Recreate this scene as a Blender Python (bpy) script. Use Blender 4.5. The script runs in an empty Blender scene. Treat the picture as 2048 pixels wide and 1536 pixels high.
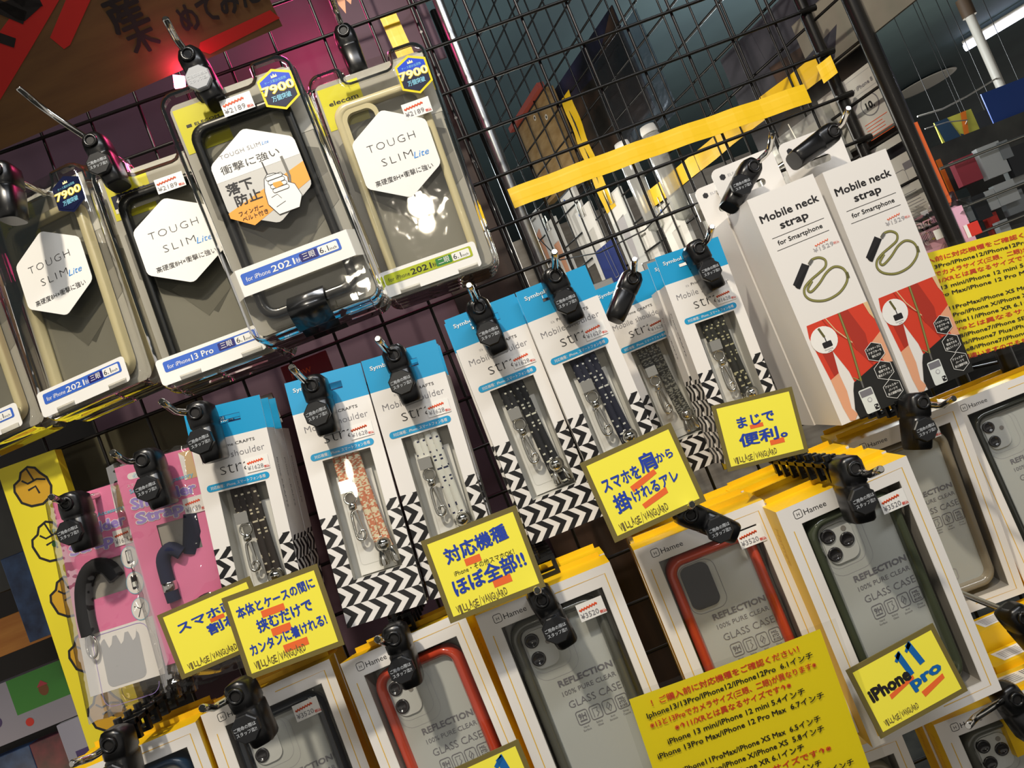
import bpy, math, random
import numpy as np
from mathutils import Matrix, Vector
random.seed(7)
S = bpy.context.scene
COL = S.collection

# ------------------------------------------------------------------ camera
F = 1538.0
R = np.array([[0.9281526666628264, -0.3699779529228162, 0.04060716337946904],
              [0.36671054735765696, 0.927673750133642, 0.07031918493293961],
              [-0.06368674762721148, -0.05037586390353743, 0.9966976826062356]])
CP = Vector((-0.15135219, -0.77081578, 1.44969714))
RB = np.array([[r[0], -r[2], r[1]] for r in R])          # camera axes in world
cam = bpy.data.objects.new('camera', bpy.data.cameras.new('camera')); COL.objects.link(cam)
cam.data.sensor_fit = 'HORIZONTAL'; cam.data.sensor_width = 36; cam.data.lens = F / 2048 * 36
cam.data.clip_start = 0.01; cam.data.clip_end = 60
mw = Matrix.Identity(4)
for i in range(3):
    for j in range(3):
        mw[i][j] = RB[j][i]
    mw[i][3] = CP[i]
cam.matrix_world = mw
S.camera = cam

# ------------------------------------------------------------------ light and exposure
S.view_settings.view_transform = 'Standard'; S.view_settings.look = 'None'
S.view_settings.gamma = 1; S.view_settings.use_curve_mapping = False
S.view_settings.exposure = 0.17
w = bpy.data.worlds.new('world'); S.world = w; w.use_nodes = True
w.node_tree.nodes['Background'].inputs[0].default_value = (1.0, 0.94, 0.86, 1)
w.node_tree.nodes['Background'].inputs[1].default_value = 0.37
try:
    S.cycles.transparent_max_bounces = 40
    S.cycles.max_bounces = 10
except Exception:
    pass

def lamp(name, kind, loc, energy, color, target=None, **kw):
    d = bpy.data.lights.new(name, kind); d.energy = energy; d.color = color
    for k, v in kw.items(): setattr(d, k, v)
    o = bpy.data.objects.new(name, d); COL.objects.link(o); o.location = loc
    if target is not None:
        o.rotation_euler = (Vector(target) - Vector(loc)).to_track_quat('-Z', 'Y').to_euler()
    return o
lamp('ceiling_spot', 'SPOT', (-0.36, -0.98, 2.5), 56, (1.0, 0.9, 0.75), (0.08, -0.1, 1.25), spot_size=math.radians(64), spot_blend=0.4, shadow_soft_size=0.03)
lamp('ceiling_tube', 'AREA', (0.35, -1.2, 2.58), 12, (0.93, 0.95, 1.0), (0.1, -.2, 1.3), shape='RECTANGLE', size=1.3, size_y=0.12)
lamp('aisle_fill', 'POINT', (1.3, 1.7, 2.0), 30, (0.9, 0.97, 1.0), shadow_soft_size=0.12)  # added fill points without fixtures, lifting the dark ceiling and aisle
lamp('aisle_fill', 'POINT', (2.6, 2.6, 1.7), 28, (1.0, 0.97, 0.85), shadow_soft_size=0.15)
lamp('aisle_fill', 'POINT', (-0.05, 1.3, 2.0), 14, (0.85, 0.97, 1.0), shadow_soft_size=0.15)
lamp('aisle_fill', 'POINT', (-0.02, 0.5, 1.75), 0.9, (1.0, 0.95, 0.85), shadow_soft_size=0.05)  # added fill behind the grid, brightens the backing sheet and side grid goods
lamp('aisle_fill', 'POINT', (0.05, 0.28, 1.66), 1.3, (1.0, 0.93, 0.8), shadow_soft_size=0.05)
lamp('shelf_fill', 'POINT', (-0.9, 0.05, 1.2), 0.45, (1.0, 0.72, 0.4), shadow_soft_size=0.05)  # added local fill for the left shelf goods, no fixture modelled

# ------------------------------------------------------------------ pixel rays (2048 x 1536 frame)
def ray(x, y):
    d = np.array([(x - 1024) / F, -(y - 768) / F, -1.0])
    return Vector(d @ RB)
def at(x, y, Y):
    d = ray(x, y); return CP + d * ((Y - CP.y) / d.y)
def hit(x, y, P0, n):
    d = ray(x, y); return CP + d * ((Vector(P0) - CP).dot(n) / d.dot(n))
def proj(P):
    q = RB @ (np.array(P) - np.array(CP))
    return np.array([1024 + F * q[0] / -q[2], 768 - F * q[1] / -q[2]])
def rotm(yaw, pitch, roll):
    return Matrix.Rotation(roll, 3, 'Y') @ Matrix.Rotation(pitch, 3, 'X') @ Matrix.Rotation(yaw, 3, 'Z')
def pose(c, W, H, y0, sy=0.02, sa=0.06):
    """rigid pose of a W x H mm panel (origin top centre) from its seen corners, near depth y0"""
    L = {'TL': (-W/2, 0), 'TR': (W/2, 0), 'BL': (-W/2, -H), 'BR': (W/2, -H)}
    k = list(c)
    P = [Vector((L[n][0]*.001, 0, L[n][1]*.001)) for n in k]
    U = np.array([c[n] for n in k], float)
    g = [np.array(at(*c[n], y0)) - np.array(P[i]) for i, n in enumerate(k)]
    p = np.r_[np.mean(g, axis=0), 0, 0, 0]
    def res(p):
        M = rotm(*p[3:]); T = Vector(p[:3])
        r = np.concatenate([proj(M @ v + T) for v in P]) - U.ravel()
        return np.r_[r / 2.5, (p[1] - y0) / sy, p[3] / sa, p[4] / sa, p[5] / 0.3]
    r = res(p); lam = 1e-3
    for it in range(60):
        J = np.array([(res(p + np.eye(6)[i] * 1e-6) - r) / 1e-6 for i in range(6)]).T
        A = J.T @ J
        q = p - np.linalg.solve(A + lam * np.diag(np.diag(A)), J.T @ r)
        r2 = res(q)
        if r2 @ r2 < r @ r: p, r, lam = q, r2, lam * .4
        else: lam *= 4
    M = rotm(*p[3:]).to_4x4(); M.translation = Vector(p[:3])
    return M

# ------------------------------------------------------------------ materials
def lin(h):
    h = h.lstrip('#'); o = []
    for i in (0, 2, 4):
        c = int(h[i:i+2], 16) / 255
        o.append(c / 12.92 if c <= .04045 else ((c + .055) / 1.055) ** 2.4)
    return (*o, 1)
MATS = {}
def M(name, hexc=None, rough=.5, metal=0, spec=.5, coat=0, emit=0):
    if name in MATS: return MATS[name]
    m = bpy.data.materials.new(name); m.use_nodes = True
    b = m.node_tree.nodes['Principled BSDF']
    b.inputs['Base Color'].default_value = lin(hexc); b.inputs['Roughness'].default_value = rough
    b.inputs['Metallic'].default_value = metal; b.inputs['Specular IOR Level'].default_value = spec
    b.inputs['Coat Weight'].default_value = coat
    if emit:
        b.inputs['Emission Color'].default_value = lin(hexc); b.inputs['Emission Strength'].default_value = emit
    MATS[name] = m
    return m
def noisy(name, h1, h2, scale=8, rough=.6, stretch=(1, 1, 1), contrast=(.35, .65), bump=0, detail=4):
    m = M(name, h1, rough); nt = m.node_tree; b = nt.nodes['Principled BSDF']
    tc = nt.nodes.new('ShaderNodeTexCoord'); mp = nt.nodes.new('ShaderNodeMapping'); n = nt.nodes.new('ShaderNodeTexNoise')
    cr = nt.nodes.new('ShaderNodeValToRGB')
    mp.inputs['Scale'].default_value = stretch; n.inputs['Scale'].default_value = scale; n.inputs['Detail'].default_value = detail
    cr.color_ramp.elements[0].position, cr.color_ramp.elements[1].position = contrast
    cr.color_ramp.elements[0].color = lin(h1); cr.color_ramp.elements[1].color = lin(h2)
    l = nt.links.new
    l(tc.outputs['Object'], mp.inputs[0]); l(mp.outputs[0], n.inputs['Vector']); l(n.outputs[0], cr.inputs[0]); l(cr.outputs[0], b.inputs['Base Color'])
    if bump:
        bp = nt.nodes.new('ShaderNodeBump'); bp.inputs['Strength'].default_value = bump; bp.inputs['Distance'].default_value = .002
        l(n.outputs[0], bp.inputs['Height']); l(bp.outputs[0], b.inputs['Normal'])
    return m
def film(name, hexc, blend=.25, gloss=.08, rough=.06, amount=1.0, bump=0, haze=0):
    """thin clear plastic: see-through with a Fresnel gloss"""
    m = bpy.data.materials.new(name); m.use_nodes = True; nt = m.node_tree; nt.nodes.clear(); l = nt.links.new
    out = nt.nodes.new('ShaderNodeOutputMaterial'); mix = nt.nodes.new('ShaderNodeMixShader')
    tr = nt.nodes.new('ShaderNodeBsdfTransparent'); gl = nt.nodes.new('ShaderNodeBsdfGlossy')
    lw = nt.nodes.new('ShaderNodeLayerWeight'); ma = nt.nodes.new('ShaderNodeMath'); ma.operation = 'MULTIPLY_ADD'
    tr.inputs[0].default_value = lin(hexc); gl.inputs['Roughness'].default_value = rough
    gl.inputs[0].default_value = (1, 1, 1, 1)
    lw.inputs[0].default_value = blend
    ma.inputs[1].default_value = amount; ma.inputs[2].default_value = gloss; ma.use_clamp = True
    l(lw.outputs['Fresnel'], ma.inputs[0]); l(ma.outputs[0], mix.inputs[0]); l(tr.outputs[0], mix.inputs[1]); l(gl.outputs[0], mix.inputs[2])
    last = mix
    if haze:
        df = nt.nodes.new('ShaderNodeBsdfDiffuse'); df.inputs[0].default_value = (.8, .8, .78, 1)
        mx = nt.nodes.new('ShaderNodeMixShader'); mx.inputs[0].default_value = haze
        l(mix.outputs[0], mx.inputs[1]); l(df.outputs[0], mx.inputs[2]); last = mx
    l(last.outputs[0], out.inputs[0])
    if bump:
        tc = nt.nodes.new('ShaderNodeTexCoord'); n = nt.nodes.new('ShaderNodeTexNoise'); n.inputs['Scale'].default_value = 45
        bp = nt.nodes.new('ShaderNodeBump'); bp.inputs['Strength'].default_value = bump; bp.inputs['Distance'].default_value = .004
        l(tc.outputs['Object'], n.inputs['Vector']); l(n.outputs[0], bp.inputs['Height']); l(bp.outputs[0], gl.inputs['Normal'])
    MATS[name] = m
    return m
def cordmat(name, base, speck, thr, around=4, along=1.1):
    m = M(name, base, .75); nt = m.node_tree; b = nt.nodes['Principled BSDF']; l = nt.links.new
    uv = nt.nodes.new('ShaderNodeUVMap'); mp = nt.nodes.new('ShaderNodeMapping'); mp.inputs['Scale'].default_value = (around, along, 1)
    mp.inputs['Rotation'].default_value = (0, 0, 0)
    fl = nt.nodes.new('ShaderNodeVectorMath'); fl.operation = 'FLOOR'
    wn = nt.nodes.new('ShaderNodeTexWhiteNoise'); gt = nt.nodes.new('ShaderNodeMath'); gt.operation = 'GREATER_THAN'; gt.inputs[1].default_value = thr
    mx = nt.nodes.new('ShaderNodeMix'); mx.data_type = 'RGBA'; mx.inputs['A'].default_value = lin(base); mx.inputs['B'].default_value = lin(speck)
    ck = nt.nodes.new('ShaderNodeTexWave'); ck.wave_type = 'BANDS'; ck.bands_direction = 'DIAGONAL'; ck.inputs['Scale'].default_value = .9
    bp = nt.nodes.new('ShaderNodeBump'); bp.inputs['Strength'].default_value = .6; bp.inputs['Distance'].default_value = .0006
    l(uv.outputs[0], mp.inputs[0]); l(mp.outputs[0], fl.inputs[0]); l(fl.outputs[0], wn.inputs[0]); l(wn.outputs['Value'], gt.inputs[0])
    l(gt.outputs[0], mx.inputs['Factor']); l(mx.outputs['Result'], b.inputs['Base Color'])
    l(mp.outputs[0], ck.inputs['Vector']); l(ck.outputs['Fac'], bp.inputs['Height']); l(bp.outputs[0], b.inputs['Normal'])
    return m

M('white_card', 'e6e2dc', .45); M('white_print', 'eceae4', .5); M('grey_card', 'a5a299', .5); M('dark_grey_card', '6e6c65', .5); M('mid_grey_card', '87847b', .5)
M('light_grey_card', 'c4c2bb', .5)
M('blue_print', '1496c8', .4); M('ink', '1c1a1c', .5); M('grey_ink', '77757a', .5); M('light_ink', 'a9a7aa', .5); M('black_print', '131214', .4)
M('orange_ink', 'e8602c', .5); M('red_ink', 'd8402a', .5); M('orange_print', 'f2a23c', .5); M('marker_blue', '1f3fa6', .45); M('marker_orange', 'ee6a2e', .5)
M('marker_teal', '0e62a8', .45); M('card_yellow', 'f8ec48', .5); M('card_border', '6e6230', .6); M('notice_yellow', 'fde61a', .4)
M('label_blue', '3a66c4', .4); M('label_navy', '23206a', .4); M('label_green', 'a9b41e', .4); M('label_dark_green', '2f7a3a', .4); M('sky_ink', '2f8fe0', .4)
M('sticker_yellow', 'e8cf1a', .3); M('sticker_blue', '1c48c8', .3); M('sticker_navy', '141a3a', .3); M('cream_print', 'f4e9b0', .4)
M('insert_yellow', 'd9d21c', .4); M('box_yellow', 'f3c312', .4); M('box_yellow_dark', 'dba016', .45); M('line_yellow', 'e3b53a', .5)
M('chrome', 'd8d6d0', .12, 1); M('wire_black', '161412', .35, .3); M('post_black', '1c1a18', .28, .4); M('steel', '9a9894', .3, 1); M('pipe_grey', '8d8f90', .3, .9)
M('lock_black', '0c0c0d', .3, 0, .5); M('lock_disc', '17181a', .35); M('disc_ink', 'b8bcc0', .5); M('lock_grey', '8f9296', .5)
M('tape_yellow', 'ecc012', .4); M('pink_print', 'e680a8', .45); M('pink_light', 'f2b9d0', .45); M('lilac_print', 'a58fd8', .45); M('aqua_print', '7fc4dc', .45); M('navy_fabric', '141a38', .9); M('black_fabric', '141416', .85)
M('case_black', '141516', .3, 0, .5, .3); M('case_navy', '17324a', .3, 0, .5, .3); M('case_clear', 'cfc49c', .25, 0, .5, .4)
M('case_red', 'c4452c', .15, 0, .5, .6); M('case_grey', '5c5c54', .12, 0, .5, .7); M('case_green', '474d3c', .15, 0, .5, .6); M('case_dark_green', '23261e', .12, 0, .5, .7); M('case_taupe', '8d8371', .2, 0, .5, .5)
M('case_dark_navy', '1b2028', .15, 0, .5, .6)
M('phone_back', 'b9bbb6', .35); M('phone_panel', 'c9cac6', .3); M('lens', '2c2a2c', .15, 0, .5, .5); M('flash', '8b8680', .3); M('tray', 'b0aea6', .25); M('tray_dark', '98928a', .4)
M('shirt_red', 'cf3a20', .6); M('shirt_dark', 'a82c1a', .6); M('skin_print', 'e0a27c', .6); M('skirt_black', '191916', .6); M('olive_print', '8a8648', .6); M('olive_dark', '5d5a2e', .6); M('pale_print', 'dfe3dc', .5); M('hair_print', 'd8b98a', .6)
M('fist_yellow', 'e6d62a', .45); M('fist_shade', 'c99a20', .5); M('fist_green', '3c7a2a', .5)
M('sign_red', 'a8160e', .7); M('sign_black', '0c0908', .6)
M('led', 'ff6a8a', .3, emit=14); M('tube_light', 'dfe6ff', .3, emit=5); M('downlight', 'f4f2d8', .3, emit=1.3); M('lens_light', 'fff2d0', .3, emit=6)
M('teal_ceiling', '3d4a4d', .7); M('orange_side', 'e0662e', .5); M('poster_blue', '13408e', .5); M('poster_yellow', 'c9c04a', .5); M('poster_navy', '1c3a52', .5)
M('pole_white', 'b9b2a6', .5); M('pole_brown', '4a3826', .6); M('metal_rod', 'c8c4b8', .3, .9); M('red_label', 'cf3226', .5); M('orange_edge', 'ef7a1a', .5)
M('pack_white', 'c9cbc8', .5); M('pack_grey', '8d9192', .5); M('pack_red', 'b03a48', .5); M('pack_dark', '24262a', .5); M('bracket', '17130f', .5)
M('dark_shelf', '1a1512', .6); M('pack_green', '3e8a34', .4); M('pack_blue', '1c3c6c', .4); M('pack_purple', '4a3a6a', .5); M('pack_brown', '7a4a26', .5); M('pack_silver', '9c9aa8', .35)
M('maroon_box', '7a1c2a', .4); M('cardboard_red', '9c463a', .5); M('eyelet', 'd8d4c8', .4); M('insert_white', 'e2e0da', .5); M('blue_card', '15296e', .45); M('bottle_white', 'c2c0b4', .4)
M('silver_tag', 'b4b6b8', .4); M('black_strip', '15151a', .45); M('spiral_dark', '2b2a2c', .4); M('rubber_white', 'e6e4de', .5)
noisy('cardboard', '54391a', '5f4320', 14, .85, (1, 1, 6)); noisy('cardboard_pale', '9a7f52', '84683c', 30, .8, (1, 1, 3))
noisy('mauve_wall', '4a3640', '5a4450', 5, .8); noisy('brown_board', '3a2415', '241409', 9, .6, (6, 6, 1)); noisy('olive_sheet', '4f4a30', '3a3828', 6, .7)
noisy('wood_grey', 'a59d90', '857c70', 10, .7, (1, 1, 5)); noisy('wood_orange', 'c98a3c', 'a8641e', 7, .5, (1, 1, 9)); noisy('poster_dark', '15151c', '3a3a5a', 9, .3, contrast=(.4, .75))
noisy('poster_rust', '1a1816', '5a4436', 11, .35, contrast=(.4, .7)); noisy('poster_grey', '8f8a7c', '6d6a60', 7, .45); noisy('ceiling_teal', '364648', '2c3a3d', 2, .8)
noisy('poster_mix', '22242c', '4c4c54', 13, .35, contrast=(.35, .75)); noisy('far_mix', '1a1a1c', '4a4a44', 6, .5); noisy('pack_mix', '16203c', '3c5a86', 30, .4); noisy('pack_mix_red', '26202c', '7a3040', 30, .4)
film('clear_film', 'f4f4f0', .2, .03, .04, .5, .25); film('clear_shell', 'f8f7f3', .3, .02, .05, .95, .12); film('clear_bag', 'f2f0ee', .3, .03, .05, .5, .9); film('window_film', 'f6f6f4', .15, .015, .03, .4)
film('glass_back', 'f4f4f2', .2, .05, .03, .4); film('poster_sleeve', 'e0e4ea', .25, .02, .2, .35, .25)
film('pouch_clear', 'd4d6d0', .3, .03, .2, .4, .3, .25)
for n, b, s, t, a, l in (('cord_brown', '2a211b', 'd8cdb0', .9, 9, .75), ('cord_pink', 'e08a66', 'f0e2c0', .5, 10, 1.0), ('cord_white', 'e6e4da', '20264a', .9, 9, .7), ('cord_black', '17181c', 'e4e2d0', .91, 9, .75),
                         ('cord_navy', '141930', 'dcdcd4', .91, 9, .75), ('cord_grey', '3c3c3a', '8a8a80', .6, 9, 1.0), ('cord_olive', '24241d', 'c2bc94', .86, 9, .8)):
    cordmat(n, b, s, t, a, l)

# ------------------------------------------------------------------ mesh building
class MB:
    def __init__(s): s.v, s.f, s.m, s.u, s.sm, s.mats = [], [], [], [], [], []
    def mi(s, m):
        if m not in s.mats: s.mats.append(m)
        return s.mats.index(m)
    def add(s, vs, fs, mat, uvs=None, smooth=False):
        o = len(s.v); s.v += [tuple(p) for p in vs]; k = s.mi(mat)
        for i, f in enumerate(fs):
            s.f.append([a + o for a in f]); s.m.append(k); s.u.append(uvs[i] if uvs else None); s.sm.append(smooth)
    def box(s, a, b, mat):
        x0, y0, z0 = a; x1, y1, z1 = b
        s.add([(x0,y0,z0),(x1,y0,z0),(x1,y1,z0),(x0,y1,z0),(x0,y0,z1),(x1,y0,z1),(x1,y1,z1),(x0,y1,z1)],
              [(3,2,1,0),(4,5,6,7),(0,1,5,4),(1,2,6,5),(2,3,7,6),(3,0,4,7)], mat)
    def loops(s, L, mat, cap0=True, cap1=True, smooth=False, closed=True):
        n = len(L[0]); vs = [p for l in L for p in l]; fs = []
        for i in range(len(L) - 1):
            for j in range(n if closed else n - 1):
                k = (j + 1) % n
                fs.append((i*n+j, i*n+k, (i+1)*n+k, (i+1)*n+j))
        s.add(vs, fs, mat, smooth=smooth)
        if cap0: s.add(L[0], [tuple(range(n))[::-1]], mat)
        if cap1: s.add(L[-1], [tuple(range(n))], mat)
    def tube(s, pts, r, mat, seg=10, cap=True, closed=False):
        pts = [Vector(p) for p in pts]; n = len(pts)
        rs = r if isinstance(r, (list, tuple)) else [r] * n
        rings = []; up = None; dist = [0]
        for i in range(1, n): dist.append(dist[-1] + (pts[i] - pts[i-1]).length * 1000)
        for i in range(n):
            if closed: t = pts[(i+1) % n] - pts[i-1]
            else: t = pts[min(i+1, n-1)] - pts[max(i-1, 0)]
            t.normalize()
            if up is None: up = Vector((0, 0, 1)) if abs(t.z) < .9 else Vector((0, 1, 0))
            a = t.cross(up); a.normalize(); b = a.cross(t); b.normalize(); up = b
            rings.append([pts[i] + (a * math.cos(q) + b * math.sin(q)) * rs[i] for q in [2*math.pi*k/seg for k in range(seg)]])
        vs = [p for q in rings for p in q]; fs = []; uv = []
        for i in range(n if closed else n - 1):
            i2 = (i + 1) % n; d1 = dist[i+1] if i + 1 < n else dist[i] + 2
            for j in range(seg):
                k = (j + 1) % seg
                fs.append((i*seg+j, i*seg+k, i2*seg+k, i2*seg+j))
                uv.append([(j/seg, dist[i]), ((j+1)/seg, dist[i]), ((j+1)/seg, d1), (j/seg, d1)])
        s.add(vs, fs, mat, uv, True)
        if cap and not closed:
            s.add(rings[0], [tuple(range(seg))[::-1]], mat); s.add(rings[-1], [tuple(range(seg))], mat)
    def lathe(s, prof, c, axis, mat, seg=20):
        c = Vector(c); ax = Vector(axis).normalized(); a = ax.orthogonal().normalized(); b = ax.cross(a)
        L = [[c + ax * h + (a * math.cos(q) + b * math.sin(q)) * max(r, 1e-6) for q in [2*math.pi*k/seg for k in range(seg)]] for r, h in prof]
        s.loops(L, mat, True, True, True)
    def sphere(s, c, r, mat, seg=18, n=10):
        s.lathe([(r * math.sin(math.pi * i / n), -r * math.cos(math.pi * i / n)) for i in range(n + 1)], c, (0, 0, 1), mat, seg)
    def prism(s, pts, y0, y1, mat, smooth=False):
        s.loops([[(x, y0, z) for x, z in pts], [(x, y1, z) for x, z in pts]], mat, smooth=smooth)
    def ring(s, outer, inner, y0, y1, mat, mid=None):
        """closed frame between two matching 2D loops"""
        n = len(outer)
        A = [(x, y0, z) for x, z in outer]; B = [(x, y1, z) for x, z in outer]; C = [(x, y1, z) for x, z in inner]; D = [(x, y0, z) for x, z in inner]
        s.loops([D, A, B, C, D], mat, False, False, False)
    def mesh(s, name):
        me = bpy.data.meshes.new(name); me.from_pydata(s.v, [], s.f)
        for m in s.mats: me.materials.append(MATS[m])
        me.polygons.foreach_set('material_index', s.m); me.polygons.foreach_set('use_smooth', s.sm)
        if any(s.u):
            ul = me.uv_layers.new(name='UVMap'); d = ul.data; i = 0
            for p, q in zip(me.polygons, s.u):
                for k, li in enumerate(p.loop_indices):
                    if q: d[li].uv = q[k]
        me.update(); return me
    def build(s, name, parent=None, bevel=0):
        o = bpy.data.objects.new(name, s.mesh(name)); COL.objects.link(o)
        if parent: o.parent = parent
        if bevel:
            b = o.modifiers.new('bevel', 'BEVEL'); b.width = bevel; b.segments = 2; b.limit_method = 'ANGLE'
        return o
def rr(x0, z0, x1, z1, r, n=6):
    """rounded rectangle, 2D loop"""
    P = []
    for cx, cz, a in ((x1-r, z1-r, 0), (x0+r, z1-r, 90), (x0+r, z0+r, 180), (x1-r, z0+r, 270)):
        for k in range(n + 1):
            q = math.radians(a + 90 * k / n); P.append((cx + r*math.cos(q), cz + r*math.sin(q)))
    return P
def offset(P, d):
    n = len(P); out = []
    for i in range(n):
        a = Vector(P[i-1]); b = Vector(P[i]); c = Vector(P[(i+1) % n])
        t1 = (b-a); t2 = (c-b)
        if t1.length < 1e-9: t1 = t2
        if t2.length < 1e-9: t2 = t1
        t = (t1.normalized() + t2.normalized())
        if t.length < 1e-6: t = t1
        t.normalize(); nn = Vector((t.y, -t.x)); k = max(.5, nn.dot(Vector((t1.y, -t1.x)).normalized()))
        out.append(tuple(b + nn * d / k))
    return out
def clip(P, u0, v0, u1, v1):
    for ax, lim, sg in ((0, u0, 1), (0, u1, -1), (1, v0, 1), (1, v1, -1)):
        Q = []
        for i in range(len(P)):
            a, b = P[i-1], P[i]; da, db = sg*(a[ax]-lim), sg*(b[ax]-lim)
            if (da >= 0) != (db >= 0):
                t = da/(da-db); Q.append((a[0]+(b[0]-a[0])*t, a[1]+(b[1]-a[1])*t))
            if db >= 0: Q.append(b)
        P = Q
        if not P: return P
    return P
TXT = {}
def text_geo(body, bold, sp):
    k = (body, bold, sp)
    if k not in TXT:
        cu = bpy.data.curves.new('t', 'FONT'); cu.body = body; cu.resolution_u = 2; cu.offset = bold; cu.space_character = sp; cu.fill_mode = 'FRONT'
        ob = bpy.data.objects.new('t', cu)
        me = bpy.data.meshes.new_from_object(ob)
        vs = [(v.co.x, v.co.y) for v in me.vertices]; fs = [tuple(p.vertices) for p in me.polygons]
        bpy.data.objects.remove(ob); bpy.data.curves.remove(cu); bpy.data.meshes.remove(me)
        xs = [a for a, b in vs] or [0, 1]
        TXT[k] = (vs, fs, min(xs), max(xs))
    return TXT[k]
def smooth(P, n=5):
    out = []; P = [Vector(p) for p in P]
    for i in range(len(P)-1):
        p0, p1, p2, p3 = [P[max(0, min(len(P)-1, i+k))] for k in (-1, 0, 1, 2)]
        for k in range(n):
            t = k/n; out.append(.5*((2*p1) + (p2-p0)*t + (2*p0-5*p1+4*p2-p3)*t*t + (3*p1-p0-3*p2+p3)*t**3))
    return out + [P[-1]]
class Sheet:
    """draws flat print, in millimetres, on a face of a mesh (u right, v down)"""
    def __init__(s, mb, O, U=(1, 0, 0), V=(0, 0, -1), eps=1.3e-4):
        s.mb, s.O, s.U, s.V = mb, Vector(O), Vector(U), Vector(V); s.N = s.V.cross(s.U).normalized() * eps
        if s.N.y > 0 and abs(s.N.y) > 1e-5: s.N = -s.N
    def p(s, u, v, l): return s.O + s.U * (u*.001) + s.V * (v*.001) + s.N * l
    def poly(s, P, mat, l=1): s.mb.add([s.p(u, v, l) for u, v in P], [tuple(range(len(P)))], mat)
    def rect(s, u0, v0, u1, v1, mat, l=1): s.poly([(u0, v0), (u1, v0), (u1, v1), (u0, v1)], mat, l)
    def rrect(s, u0, v0, u1, v1, r, mat, l=1): s.poly(rr(u0, v0, u1, v1, r, 4), mat, l)
    def circle(s, u, v, r, mat, l=1, n=24, ry=None): s.poly([(u + r*math.cos(2*math.pi*k/n), v + (ry or r)*math.sin(2*math.pi*k/n)) for k in range(n)], mat, l)
    def line(s, P, wd, mat, l=1, closed=False):
        P = [Vector(q) for q in P]; n = len(P); A = []; B = []
        for i in range(n):
            a = P[i-1] if (i or closed) else P[0]; c = P[(i+1) % n] if (i < n-1 or closed) else P[-1]
            t = c - a
            if t.length < 1e-9: t = Vector((1, 0))
            t.normalize(); nn = Vector((-t.y, t.x)) * wd / 2
            A.append(P[i] + nn); B.append(P[i] - nn)
        vs = [s.p(*q, l) for q in A] + [s.p(*q, l) for q in B]
        s.mb.add(vs, [(i, (i+1) % n, n + (i+1) % n, n + i) for i in range(n if closed else n-1)], mat)
    def text(s, body, u, v, h, mat, l=2, w=None, bold=0, align='L', rot=0, shear=0, sp=1, hs=1):
        """baseline start u, v; h cap height mm; w fitted width mm"""
        reps = [(0, 0)]
        if bold > 0: reps = [(bold, 0), (-bold, 0), (0, bold), (0, -bold), (.7*bold, .7*bold), (-.7*bold, .7*bold), (-.7*bold, -.7*bold), (.7*bold, -.7*bold)]
        vs, fs, x0, x1 = text_geo(body, min(bold, 0), sp)
        if bold > 0:
            nv = len(vs); fs = [tuple(q + nv*i for q in f) for i in range(len(reps)) for f in fs]; vs = [(a + dx, b + dy) for dx, dy in reps for a, b in vs]
        k = h / .72; kx = k * hs if not w else w / max(x1 - x0, 1e-6)
        off = {'L': 0, 'C': (x1-x0)/2, 'R': (x1-x0)}[align]
        c, sn = math.cos(math.radians(rot)), math.sin(math.radians(rot)); out = []
        nb = len(vs) // len(reps)
        for i, (x, y) in enumerate(vs):
            a = (x - x0 - off) * kx + shear * y * k; b = y * k
            out.append(s.p(u + a*c - b*sn, v - (b*c + a*sn), l + .07*(i // nb)))
        s.mb.add(out, fs, mat)

# ------------------------------------------------------------------ scene objects
def thing(name, label, cat, mat=None, group=None):
    o = bpy.data.objects.new(name, None); COL.objects.link(o); o.empty_display_size = .01
    tag(o, label, cat, group)
    if mat is not None: o.matrix_world = mat
    return o
def tag(o, label, cat, group=None):
    o['label'] = label; o['category'] = cat
    if group: o['group'] = group
    return o
def struct(o): o['kind'] = 'structure'; return o
CACHE = {}
def part(key, name, fn, parent, bevel=0, label=None):
    if key not in CACHE:
        mb = MB(); fn(mb); CACHE[key] = mb.mesh(name)
    o = bpy.data.objects.new(name, CACHE[key]); COL.objects.link(o); o.parent = parent
    if bevel:
        b = o.modifiers.new('bevel', 'BEVEL'); b.width = bevel; b.segments = 2; b.limit_method = 'ANGLE'
    if label: o['label'] = label
    return o
def copy_tree(o, parent=None):
    c = o.copy(); COL.objects.link(c)
    if parent is not None: c.parent = parent; c.matrix_parent_inverse = Matrix.Identity(4)
    for ch in list(o.children): copy_tree(ch, c)
    return c
ORD = ['second', 'third', 'fourth', 'fifth', 'sixth']
def stack(root, n, step, what, jit=(.0015, .001, .6), group=None):
    for k in range(n):
        c = copy_tree(root)
        J = Matrix.Translation((random.uniform(-1, 1)*jit[0], step*(k+1), random.uniform(-1, 1)*jit[1])) @ Matrix.Rotation(math.radians(random.uniform(-1, 1)*jit[2]), 4, 'Y')
        c.matrix_world = root.matrix_world @ J
        c['label'] = what.format(ORD[k])
        if group: c['group'] = group
    if group: root['group'] = group
def price(sh, u, v, txt, w=17, h=11, l=4, rot=0, bg=True):
    if bg: sh.rect(u, v, u+w, v+h, 'white_print', l)
    zz = [(u + 1.5 + (w*.68)*k/13, v + h*.36 - (w*.004)*k + (.6 if k % 2 else -.5)) for k in range(14)]
    sh.line(zz, 1.5, 'orange_ink', l+1); sh.line([(a, b+.3) for a, b in zz], .6, 'red_ink', l+1)
    sh.text(txt, u + 1, v + h*.86, h*.3, 'grey_ink', l+1, w=w*.68)
    sh.text('税込', u + w*.76, v + h*.9, h*.14, 'red_ink', l+1, bold=.02)

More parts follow.
